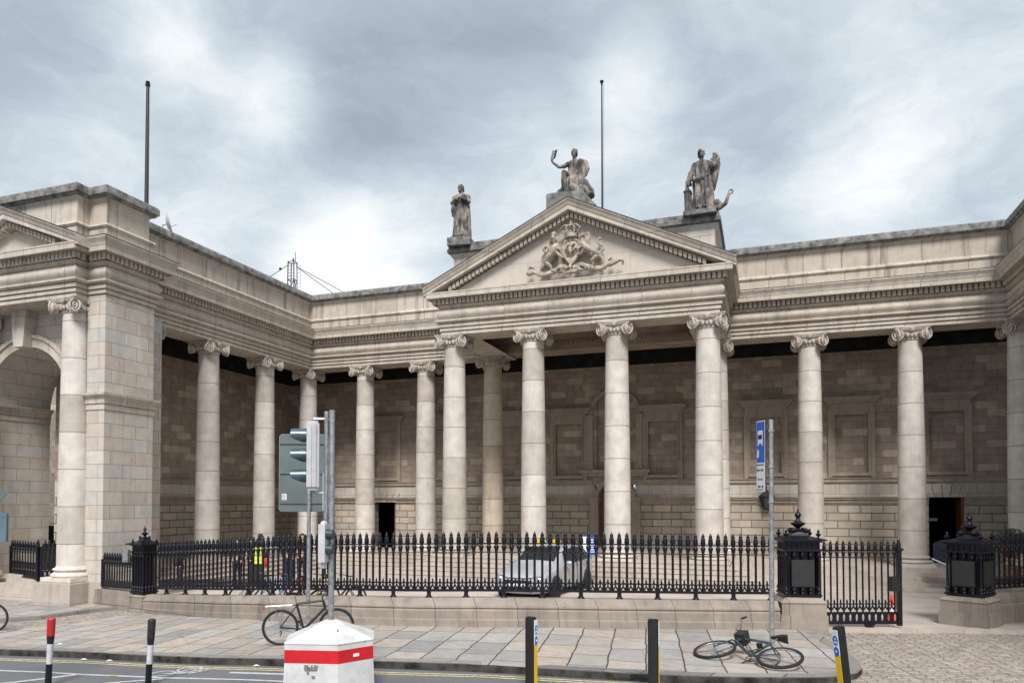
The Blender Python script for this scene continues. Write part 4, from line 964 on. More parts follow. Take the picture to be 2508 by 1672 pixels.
def cycle_post(loc,rz,label,tilt=0,front=True):
    root=empty('cycle_bollard',loc,rz,label,'bollard','black and yellow cycle track bollards'); root.rotation_euler=(0,tilt,rz)
    mb=MB(); mb.prism(rrect(-.085,.085,-.06,.06,.035),-.1,1.14,'z'); mb.prism(rrect(-.075,.075,-.05,.05,.03),1.14,1.16,'z'); mb.build('post',M['black'],root,smooth=40)
    if front:
        MB().box(.0851,.092,-.05,.05,-.05,.74).build('yellow_strip',M['yellow'],root,smooth=0)
        f=MB().box(.0851,.094,-.052,.052,.74,1.12).build('sign_strip',M['white'],root,smooth=0)
        for z,mm in ((.96,'blue'),(.79,'blue')):
            mb=MB(); mb.T=Matrix.Translation((.0942,0,z))@Matrix.Rotation(PI/2,4,'Y'); mb.lathe([(.05,0),(.05,.002)],n=18,ex=1.5); mb.build('blue_disc',M[mm],f,smooth=0)
        mb=MB()
        mb.torus((.0975,-.02,.93),.012,.003,'x',12,5); mb.torus((.0975,.02,.93),.012,.003,'x',12,5); mb.tube([(.0975,-.02,.93),(.0975,0,.95),(.0975,.02,.93)],.003,5); mb.box(.097,.099,-.012,.012,.97,1.0); mb.tube([(.0975,.02,.80),(.0975,-.005,.77),(.0975,-.01,.81)],.005,5); mb.build('white_symbol',M['white'],f)
    return root
cycle_post((-3.56,11.53,.12),R(-10),'black bollard with a broad yellow strip and two blue cycle discs')
cycle_post((-1.69,12.1,.1),R(5),'black bollard with only a thin edge of yellow strip showing')
cycle_post((1.16,12.55,.1),R(222),'black bollard leaning left at the kerb end with yellow strip on its left',R(8))
# leaf on the road
mb=MB(); mb.prism([(-.08,0),(-.03,.03),(0,.02),(.03,.05),(.08,0),(.03,-.03),(-.02,-.02),(-.05,-.04)],0,.012,'z'); lf=mb.build('fallen_leaf',simple('yellow_leaf',(.45,.45,.06),.6),smooth=0,loc=(-10.98,10.27,.02)); lf.location.z=gz(-10.98,10.27)-.122; tag(lf,'yellow fallen leaf on the asphalt beside the white line','leaf')
# traffic cone behind gate
cn=empty('traffic_cone',(2.98,20.9,.08),0,'orange and white traffic cone behind the open gate','traffic cone')
MB().lathe([(.17,.03),(.11,.28)],n=16).build('lower_cone',M['orange'],cn); MB().lathe([(.11,.28),(.075,.46)],n=16).build('white_sleeve',M['white'],cn); MB().lathe([(.075,.46),(.04,.72),(.02,.73)],n=16).build('cone_tip',M['orange'],cn); MB().box(-.2,.2,-.2,.2,0,.035).build('foot_plate',M['black'],cn,smooth=0)

# ------------------------------------------------------------------ figures
def limb(mb,pts,rs): mb.tube(pts,rs,10,round_=True)
def hand(mb,c,d,up,s=1,curl=.5):
    """palm, four unequal bent fingers and a thumb leaving the side of the palm; c wrist, d pointing direction, up back of the hand"""
    c=Vector(c); d=Vector(d).normalized(); up=Vector(up); up=(up-d*up.dot(d)).normalized(); sd=d.cross(up)
    limb(mb,[c,c+d*.045*s,c+d*.08*s],[.024*s,.034*s,.030*s])
    for k,l in enumerate((.068,.078,.074,.058)):
        o=sd*(.028-.019*k)*s; a=c+d*.085*s+o; b=a+(d*(1-.2*curl)-up*curl*.5)*l*.5*s; e=b+(d*(1-curl)-up*curl)*l*.5*s
        limb(mb,[a-d*.02*s,a,b,e],[.011*s,.0105*s,.0095*s,.008*s])
    a=c+d*.02*s+sd*.028*s; b=a+(sd*.7+d*.7)*.035*s; e=b+(sd*.25+d*.9-up*.3*curl)*.032*s
    limb(mb,[a,b,e],[.013*s,.0115*s,.009*s])
def head_(mb,c,face,s=1,hair=None,bun=False,tilt=0):
    c=Vector(c); f=Vector(face).normalized(); r=f.cross(Vector((0,0,1))).normalized(); up=r.cross(f)
    def Q(a,b,h): return c+r*a*s+f*b*s+up*h*s
    mb.sph(Q(0,0,.02),(.078*s,.088*s,.105*s),14,10); mb.sph(Q(0,.018,-.055),(.055*s,.062*s,.062*s),10,8)
    limb(mb,[Q(0,.08,.03),Q(0,.105,-.008),Q(0,.09,-.02)],[.010*s,.015*s,.013*s])
    for q in (-1,1):
        mb.sph(Q(q*.03,.082,.022),(.013*s,.010*s,.008*s),8,6); limb(mb,[Q(q*.012,.088,.042),Q(q*.045,.078,.04)],[.008*s,.006*s]); mb.sph(Q(q*.08,-.005,.0),(.012*s,.022*s,.03*s),8,6)
    limb(mb,[Q(-.022,.082,-.045),Q(0,.088,-.045),Q(.022,.082,-.045)],[.007*s,.009*s,.007*s]); mb.sph(Q(0,.07,-.085),(.02*s,.016*s,.016*s),8,6)
def hair_(mb,c,face,s=1,long_=0,bun=False):
    c=Vector(c); f=Vector(face).normalized(); r=f.cross(Vector((0,0,1))).normalized(); up=Vector((0,0,1))
    def Q(a,b,h): return c+r*a*s+f*b*s+up*h*s
    mb.sph(Q(0,-.018,.045),(.088*s,.096*s,.098*s),14,10); mb.sph(Q(0,-.045,-.01),(.08*s,.06*s,.09*s),12,8)
    if bun: mb.sph(Q(0,-.11,.0),(.045*s,.05*s,.045*s),8,6)
    if long_: mb.sph(Q(0,-.05,-.08-long_/2),(.085*s,.05*s,.08*s+long_/2),10,8)
def drape(mb,levels,c,n=48,folds=9,amp=.07,seed=0):
    """pleated cloth column; levels (rx,ry,z,dx,dy)"""
    vs=[];fs=[]
    for k,(rx,ry,z,dx,dy) in enumerate(levels):
        for i in range(n):
            a=2*PI*i/n; w=1+amp*(.3+.7*min(1,(levels[-1][2]-z)/(levels[-1][2]-levels[0][2])*1.4))*sin(folds*a+seed+z*1.3)+amp*.4*sin((folds*2+1)*a+seed*2-z*2)
            vs.append((c[0]+dx+rx*w*cos(a),c[1]+dy+ry*w*sin(a),c[2]+z))
    for k in range(len(levels)-1):
        for i in range(n): j=(i+1)%n; fs.append((k*n+i,k*n+j,(k+1)*n+j,(k+1)*n+i))
    fs+=[tuple(range(n)),tuple((len(levels)-1)*n+i for i in range(n))]; mb.add(vs,fs)
def finish_statue(mb,name,loc,rz,label,vox=.017,extra=None):
    root=empty(name,loc,rz,label,'statue','rooftop statues')
    me=fuse(mb,vox,'figure',M['statue'],1); me.polygons.foreach_set('use_smooth',[True]*len(me.polygons)); link('figure',me,root)
    return root
# standing figure with folded arms, left end of the attic   (local -y faces the viewer, unit = metres)
mb=MB()
drape(mb,[(.33,.28,.12,0,0),(.31,.26,.4,0,0),(.29,.24,.8,.01,0),(.27,.22,1.1,.01,0),(.23,.19,1.32,0,0),(.26,.19,1.5,0,0),(.28,.18,1.68,0,0),(.20,.14,1.78,0,0)],(0,0,0),folds=10,amp=.15,seed=1)
mb.sph((0,0,1.74),(.27,.15,.12),14,8); limb(mb,[(0,0,1.78),(0,-.02,1.92)],[.09,.075]); head_(mb,(-.02,-.02,2.05),(-.45,-1,.15),1.45); hair_(mb,(-.02,.01,2.05),(-.45,-1,.15),1.36,bun=True)
for q in (-1,1): limb(mb,[(q*.27,0,1.70),(q*.33,-.08,1.48),(q*.10,-.27,1.56),(q*-.02,-.29,1.60)],[.105,.10,.07,.045])
hand(mb,(-.02,-.29,1.58),(-1,0,.3),(0,-1,0),1.1); hand(mb,(.04,-.27,1.63),(1,0,.35),(0,-1,0),1.1)
limb(mb,[(-.27,-.05,1.45),(-.31,-.12,1.2),(-.29,-.14,.95)],[.09,.08,.05]); limb(mb,[(.24,.1,1.4),(.28,.08,.9),(.33,.05,.3),(.34,.05,.12)],[.09,.09,.08,.07]); limb(mb,[(-.12,-.22,1.2),(-.08,-.27,.8),(-.1,-.26,.5)],[.06,.08,.04])
for q in (-1,1): mb.sph((q*.11,-.28,.10),(.075,.15,.06),8,6)
mb.box(-.36,.36,-.36,.3,-.0,.06)
s1=finish_statue(mb,'standing_statue',(-11.68,28.15,13.88),R(8),'weathered stone statue with folded arms at the left end of the attic',.017); s1.scale=(1.05,1.05,1.05)
MB().box(-.46,.46,-.44,.42,-.30,.0).build('statue_plinth',M['coping'],s1,smooth=0)
# standing figure with raised arm, pillar and anchor, right end
mb=MB()
drape(mb,[(.36,.28,.12,0,0),(.33,.26,.4,0,0),(.30,.24,.8,0,0),(.30,.22,1.1,-.02,0),(.24,.19,1.30,-.02,0),(.27,.19,1.5,-.02,0),(.27,.18,1.66,-.02,0),(.18,.14,1.76,-.03,0)],(0,0,0),folds=9,amp=.17,seed=2)
mb.sph((-.03,0,1.72),(.26,.15,.12),14,8); limb(mb,[(-.03,0,1.76),(-.05,-.02,1.93)],[.09,.078]); head_(mb,(-.05,-.02,2.06),(.55,-1,.2),1.5); hair_(mb,(-.05,.01,2.06),(.55,-1,.2),1.4,bun=True)
limb(mb,[(.22,0,1.70),(.34,-.08,1.50),(.44,-.06,1.56),(.50,-.02,1.80),(.44,0,1.92)],[.10,.10,.08,.07,.05]); hand(mb,(.45,0,1.92),(-.7,0,.6),(0,-1,.2),1.2)
limb(mb,[(.40,.06,1.93),(.44,.1,1.65),(.38,.12,1.2),(.34,.1,.8)],[.10,.13,.10,.05]); limb(mb,[(.30,.05,1.80),(.28,.1,1.5),(.3,.12,1.1)],[.08,.12,.08])
limb(mb,[(-.28,0,1.70),(-.38,-.02,1.42),(-.44,-.08,1.18),(-.48,-.12,1.05)],[.10,.10,.075,.045]); hand(mb,(-.47,-.12,1.08),(.1,-.3,-1),(-1,0,0),1.2)
limb(mb,[(-.44,.05,1.5),(-.5,.05,1.2),(-.42,.03,1.05)],[.06,.08,.05])
limb(mb,[(-.33,-.12,1.16),(-.1,-.24,1.10),(.2,-.2,1.22)],[.06,.075,.05]); limb(mb,[(.12,-.22,1.1),(.16,-.27,.6),(.14,-.26,.15)],[.06,.09,.06])
mb.prism([(-.60,.10),(-.36,.10),(-.40,.75),(-.62,.75)],-.2,.12,'y'); mb.box(-.64,-.38,-.22,.14,.74,.80); limb(mb,[(-.52,-.04,.8),(-.54,-.04,1.0),(-.55,-.04,1.18)],[.09,.05,.04])
limb(mb,[(.30,.0,.16),(.55,0,.12),(.72,0,.22),(.80,0,.42),(.84,0,.55)],[.10,.09,.075,.06,.05]); mb.torus((.90,0,.60),.065,.032,'y',14,6); mb.sph((.45,.05,.25),(.16,.18,.18),10,8)
for q in (-1,1): mb.sph((q*.12,-.28,.10),(.075,.15,.06),8,6)
mb.box(-.62,.5,-.36,.3,-.0,.07)
s2=finish_statue(mb,'standing_statue',(-2.02,28.15,13.74),R(-3),'weathered stone statue with raised arm and anchor at the right end of the attic',.017); s2.scale=(1.08,1.08,1.08)
MB().box(-.62,.46,-.42,.4,-.14,.0).build('statue_plinth',M['coping'],s2,smooth=0)
# seated figure on rock above the apex
mb=MB()
for k in range(16):
    a=2*PI*k/16; rr=.62+.1*sin(k*2.3); mb.sph((rr*cos(a)*.75+.05,rr*sin(a)*.5,.10+.08*sin(k*1.7)),(.22,.22,.20),8,6)
mb.lathe([(.70,0),(.66,.2),(.50,.45),(.42,.62)],(.08,.05,0),14,ey=.75)
drape(mb,[(.42,.33,.28,-.02,-.1),(.36,.30,.5,-.02,-.12),(.33,.28,.72,.0,-.05),(.24,.2,.92,.03,0),(.22,.16,1.08,.03,0),(.25,.16,1.28,.03,.0),(.16,.12,1.36,.03,0)],(0,0,0),folds=9,amp=.17,seed=3)
for x0,x1 in ((-.10,-.28),(.16,.10)): limb(mb,[(x0,.05,.78),(x1,-.38,.80),(x1-.01,-.40,.5),(x1,-.38,.25)],[.14,.125,.10,.09])
limb(mb,[(.0,-.36,.8),(.02,-.40,.5),(.0,-.36,.25)],[.09,.13,.10])
mb.sph((.03,0,1.30),(.25,.15,.12),14,8); limb(mb,[(.03,0,1.34),(.02,-.02,1.50)],[.085,.072]); head_(mb,(.02,-.03,1.65),(-.15,-1,.1),1.45); hair_(mb,(.02,.0,1.65),(-.15,-1,.1),1.36,bun=False)
limb(mb,[(-.20,0,1.30),(-.36,-.06,1.20),(-.55,-.10,1.19),(-.76,-.12,1.36)],[.09,.085,.065,.042]); hand(mb,(-.77,-.12,1.37),(-.5,0,.9),(-1,0,-.3),1.3,curl=.9)
limb(mb,[(.27,0,1.30),(.34,0,1.0),(.36,-.02,.72),(.35,-.03,.60)],[.10,.085,.07,.045]); hand(mb,(.35,-.03,.60),(0,-.1,-1),(1,0,0),1.2)
limb(mb,[(.22,.08,1.38),(.40,.1,1.28),(.48,.1,1.05),(.42,.1,.8)],[.09,.12,.10,.05])
s3=finish_statue(mb,'seated_statue',(-6.56,26.75,14.42),0,'weathered stone seated figure holding up a twig at the pediment apex',.017)
mb=MB(); 
c0=Vector((-.80,-.12,1.44)); 
mb.tube([c0,c0+Vector((.05,0,.16)),c0+Vector((.10,0,.34))],.010,5)
for k in range(5):
    p=c0+Vector((.03+.018*k,0,.06+.065*k))
    for q in (-1,1): mb.tube([p,p+Vector((q*.07-.0,0,.05)),p+Vector((q*.10,0,.09))],[.008,.026,.004],5)
mb.sph(c0+Vector((.115,0,.38)),(.018,.012,.05),6,5); mb.build('olive_twig',M['black'],s3)
mb=MB(); mb.box(-.90,.45,-.62,1.5,-.62,.0); mb.prism([(.40,-.62),(.95,-.62),(.45,.0)],-.6,1.5,'y'); mb.box(-.86,-.2,-.55,.3,-.01,.05); mb.build('statue_plinth',M['coping'],s3,smooth=0)

# ------------------------------------------------------------------ carved arms on the tympanum
arms=bpy.data.objects.new('royal_arms',None); COL.objects.link(arms); arms.parent=ped; arms.location=(-6.50,26.22,11.42); arms.scale=(1,1.7,.96)
def relief(name,mb,vox=.016): 
    me=fuse(mb,vox,name,M['arms'],1); me.polygons.foreach_set('use_smooth',[True]*len(me.polygons)); return link(name,me,arms)
Y0=-.12
# shield in an oval garter
mb=MB(); mb.T=Matrix.Translation((0,Y0+.05,.86))@Matrix.Diagonal((1,1,1.25,1)); mb.torus((0,0,0),.33,.055,'y',32,8); mb.torus((0,-.01,0),.27,.02,'y',32,6); mb.T=None
mb.sph((0,Y0+.08,.86),(.31,.10,.38),18,12)
for x,z in ((-.09,.97),(.10,.98),(-.08,.76),(.09,.75)):
    limb(mb,[(x-.05,Y0-.03,z-.05),(x,Y0-.06,z+.02),(x+.05,Y0-.03,z+.06)],[.025,.035,.02]); limb(mb,[(x,Y0-.05,z),(x+.04,Y0-.03,z-.07)],[.02,.012])
limb(mb,[(0,Y0-.03,.52),(0,Y0-.03,1.2)],[.014,.014]); limb(mb,[(-.24,Y0-.03,.87),(.24,Y0-.03,.87)],[.014,.014])
mb.prism([(-.22,.48),(.22,.48),(.10,.32),(0,.20),(-.10,.32)],Y0-.0,Y0+.15,'y'); relief('shield',mb,.018)
# crown
mb=MB(); mb.lathe([(.24,1.30),(.25,1.33),(.24,1.36),(.25,1.40),(.25,1.44),(.22,1.45)],(0,Y0+.06,0),20,ey=.55)
for k in range(5):
    a=-PI/2+ (k-2)*.62; x,y=.25*cos(a+0),.0; x=.25*sin((k-2)*.62); y=Y0+.06-.13*cos((k-2)*.62); mb.sph((x,y,1.50),(.035,.03,.05),8,6)
for q in (-1,-.45,.45,1): limb(mb,[(q*.24,Y0+.0,1.44),(q*.36,Y0-.04,1.62),(q*.22,Y0-.05,1.74),(0,Y0-.04,1.72)],[.03,.04,.04,.03])
mb.sph((0,Y0,1.78),.05,8,6); limb(mb,[(0,Y0,1.80),(0,Y0,1.92)],[.025,.035]); limb(mb,[(-.05,Y0,1.86),(.05,Y0,1.86)],[.022,.022]); mb.sph((0,Y0+.08,1.56),(.20,.08,.15),12,8); relief('crown',mb,.016)
# lion (left): crowned head to the viewer, rearing body, tail loop
mb=MB()
limb(mb,[(-.92,Y0,.42),(-.78,Y0-.04,.60),(-.60,Y0-.06,.78),(-.52,Y0-.06,.95)],[.13,.15,.16,.15])
mb.sph((-.92,Y0,.42),(.15,.12,.14),12,8)
limb(mb,[(-.98,Y0,.38),(-1.06,Y0-.03,.22),(-1.12,Y0-.02,.08),(-1.03,Y0-.05,.03)],[.11,.065,.05,.04]); limb(mb,[(-.86,Y0-.04,.36),(-.72,Y0-.08,.22),(-.70,Y0-.06,.10),(-.60,Y0-.08,.06)],[.10,.065,.05,.04])
limb(mb,[(-.52,Y0-.08,.90),(-.36,Y0-.12,.82),(-.30,Y0-.08,.62)],[.08,.055,.045]); limb(mb,[(-.56,Y0-.08,.84),(-.40,Y0-.10,.62),(-.28,Y0-.08,.52)],[.075,.05,.04])
head_(mb,(-.60,Y0-.10,1.22),(.1,-1,.0),1.35)
for k in range(14):
    a=2*PI*k/14; mb.sph((-.60+.15*cos(a),Y0-.04,1.17+.20*sin(a)),(.055,.06,.065),8,6)
for z in (1.05,.95): 
    for k in range(5): mb.sph((-.66+.05*k-.02,Y0-.10,z-.03*abs(k-2)),(.045,.045,.07),8,6)
mb.lathe([(.11,1.38),(.12,1.42),(.09,1.50),(.03,1.54)],(-.60,Y0-.05,0),12); mb.sph((-.60,Y0-.05,1.56),.03,6,5)
tl=[(-1.02,Y0,.50),(-1.10,Y0,.64),(-1.00,Y0,.78),(-.86,Y0,.86),(-.86,Y0,1.02),(-.96,Y0,1.06),(-1.02,Y0,.94),(-.95,Y0,.84)]; limb(mb,tl,[.03,.03,.03,.035,.04,.05,.06,.04]); relief('lion',mb)
# unicorn (right)
mb=MB()
limb(mb,[(.98,Y0,.52),(.82,Y0-.04,.64),(.62,Y0-.06,.76),(.50,Y0-.06,.92)],[.13,.14,.15,.14]); mb.sph((.98,Y0,.52),(.15,.12,.14),12,8)
limb(mb,[(.55,Y0-.04,.92),(.60,Y0-.05,1.12),(.56,Y0-.08,1.26)],[.13,.10,.075]); limb(mb,[(.58,Y0-.08,1.30),(.46,Y0-.12,1.24),(.38,Y0-.12,1.16)],[.075,.055,.038]); limb(mb,[(.60,Y0-.06,1.36),(.63,Y0-.06,1.44)],[.022,.010])
limb(mb,[(.49,Y0-.10,1.30),(.42,Y0-.12,1.62)],[.018,.006])
for k in range(7): mb.sph((.68+.02*sin(k),Y0-.04,1.34-.075*k),(.055,.06,.06),8,6)
limb(mb,[(1.04,Y0,.46),(1.16,Y0-.03,.34),(1.20,Y0-.02,.14),(1.28,Y0-.05,.08)],[.10,.06,.045,.035]); limb(mb,[(.94,Y0-.05,.42),(.78,Y0-.08,.30),(.84,Y0-.06,.16),(.76,Y0-.08,.08)],[.09,.055,.04,.032])
limb(mb,[(.48,Y0-.10,.86),(.32,Y0-.13,.74),(.30,Y0-.1,.58)],[.075,.05,.035]); limb(mb,[(.54,Y0-.09,.76),(.42,Y0-.12,.56),(.28,Y0-.1,.54)],[.07,.045,.035])
limb(mb,[(1.06,Y0,.58),(1.20,Y0,.70),(1.18,Y0,.84),(1.04,Y0,.90),(.98,Y0,1.04),(1.06,Y0,1.14),(1.14,Y0,1.10)],[.03,.03,.035,.035,.045,.05,.03])
for k in range(7): mb.sph((.74+.03*k,Y0-.14,.70-.10*k),(.028,.028,.028),6,4)
relief('unicorn',mb)
# motto ribbon and scrolls
mb=MB()
def ribbon(pts,h=.07,t=.05):
    P=spline([(p[0],p[1]) for p in pts],6); vs=[];fs=[]
    for i,p in enumerate(P):
        d=(P[min(i+1,len(P)-1)]-P[max(i-1,0)]).normalized(); n=Vector((-d.y,d.x))
        for o,y in ((-h,Y0-.10),(h,Y0-.10),(h,Y0+.0),(-h,Y0+.0)): vs.append((p.x+n.x*o,y+.02*sin(i*.7),p.y+n.y*o))
    for i in range(len(P)-1):
        for k in range(4): k2=(k+1)%4; fs.append((4*i+k,4*i+4+k,4*i+4+k2,4*i+k2))
    fs+=[(0,1,2,3),(4*len(P)-4,4*len(P)-1,4*len(P)-2,4*len(P)-3)]; mb.add(vs,fs)
ribbon([(-1.25,.02),(-.9,-.03),(-.55,.10),(-.28,.20),(-.14,.12),(-.26,.02),(-.36,.06)]); ribbon([(1.30,.04),(.95,.0),(.6,.13),(.32,.20),(.16,.12),(.26,.02),(.38,.06)]); ribbon([(-.25,-.02),(0,-.04),(.25,-.02)],.06)
limb(mb,[(0,Y0-.05,.25),(0,Y0-.1,.1),(0,Y0-.08,-.02)],[.05,.06,.03])
for q in (-1,1):
    limb(mb,[(q*1.25,Y0-.03,.02),(q*1.42,Y0-.06,.10),(q*1.55,Y0-.04,.22),(q*1.50,Y0-.06,.32),(q*1.40,Y0-.04,.26)],[.05,.06,.055,.05,.04])
    if q==1: limb(mb,[(1.4,Y0-.03,.05),(1.62,Y0-.06,.12),(1.78,Y0-.04,.22),(1.90,Y0-.06,.16),(1.88,Y0-.04,.05)],[.05,.055,.05,.05,.035])
    else: mb.sph((-1.52,Y0-.05,.08),(.15,.08,.12),10,8)
    for k in range(6): mb.sph((q*(.42+.12*k),Y0-.06,-.0+.02*sin(k*2)),(.05,.045,.04),6,5)
relief('ribbon',mb)

# ------------------------------------------------------------------ roof things
def pole(loc,h,r0,r1,label,mat=None):
    root=empty('flagpole',loc,0,label,'flagpole','bare flagpoles on the roof'); mb=MB(); mb.lathe([(r0,0),(r0,h*.15),(r1,h)],n=10); mb.build('mast_pole',mat or M['iron'],root)
    mb=MB(); mb.sph((0,0,h+.06),(.09,.09,.07),10,6); mb.lathe([(r1*1.6,h-.08),(r1*1.6,h)],n=8); mb.build('truck',M['iron'],root); 
    mb=MB(); mb.tube([(r1+.05,0,h-.1),(r0+.03,0,.6)],.006,4); mb.build('halyard',M['black'],root); return root
PUR=simple('dark_purple_brown_paint',(.035,.022,.03),.5,0,.2,9)
pole((-23.4,23.2,12.3),7.75,.085,.06,'thick dark bare flagpole behind the left pavilion roof',PUR)
pole((-6.58,32.0,12.9),8.65,.045,.028,'thin dark bare flagpole behind the seated statue')
d=empty('satellite_dish',(-21.15,21.75,13.12),R(38),'small pale satellite dish on the parapet beside the left pavilion','satellite dish')
mb=MB(); mb.T=Matrix.Translation((.12,0,.42))@Matrix.Rotation(R(75),4,'Y'); mb.lathe([(.02,.0),(.18,.03),(.32,.10),(.36,.14),(.35,.15),(.30,.11),(.15,.045),(.01,.02)],n=20); mb.build('reflector',M['tlbody'],d)
mb=MB(); mb.tube([(0,0,0),(0,0,.35),(.12,0,.42)],.03,8); mb.box(-.2,.2,-.15,.15,-.02,.06); mb.build('mount',M['galv'],d); MB().tube([(.15,0,.25),(.50,0,.45)],.012,6).build('feed_arm',M['galv'],d)
ms=empty('roof_mast',(-27.0,38.2,12.0),R(10),'dark lattice steel mast with ladder behind the left roof','mast')
mb=MB(); h=5.7; w_=.22
for sx in (-1,1):
    for sy in (-1,1): mb.tube([(sx*w_*1.1,sy*w_,0),(sx*w_*(.85),sy*w_,h)],.035,6)
for z in (1.0,2.4,3.6,4.6,5.7):
    for s in (-1,1): mb.tube([(-w_,s*w_,z),(w_,s*w_,z)],.025,5); mb.tube([(s*w_,-w_,z),(s*w_,w_,z)],.025,5)
for z0,z1 in ((0,1.0),(1,2.4),(2.4,3.6),(3.6,4.6)):
    for s in (-1,1): mb.tube([(-w_,s*w_,z0),(w_*.9,s*w_,z1)],.02,5); mb.tube([(s*w_,w_,z0),(s*w_,-w_,z1)],.02,5)
for z in (4.8,5.0,5.2,5.4,5.6): mb.tube([(-w_*.85,-w_,z),(w_*.85,-w_,z)],.012,4)
mb.build('lattice',M['black'],ms)
mb=MB(); x=w_+.18
for y in (-.1,.12): mb.tube([(x+y,0,.0),(x+y,0,5.5)],.014,5)
for k in range(26): mb.tube([(x-.1,0,.2+k*.21),(x+.12,0,.2+k*.21)],.009,4)
mb.build('ladder',M['galv'],ms)
mb=MB(); mb.tube([(w_*.85,0,5.7),(w_*.85,0,6.3)],.02,5); mb.build('aerial',M['black'],ms); MB().sph((.05,0,5.85),(.06,.06,.12),6,5).build('mast_lamp',M['black'],ms); MB().sph((-.8,0,5.35),(.09,.09,.09),6,5).build('insulator',M['black'],ms)
mb=MB(); mb.tube([(-w_,0,5.6),(-4.2,.2,3.5)],.022,4); mb.tube([(w_,0,5.45),(8.3,.2,.9)],.018,4); mb.tube([(w_,0,5.45),(6.4,.2,.9)],.018,4); mb.build('guy_wires',M['tldark'],ms)

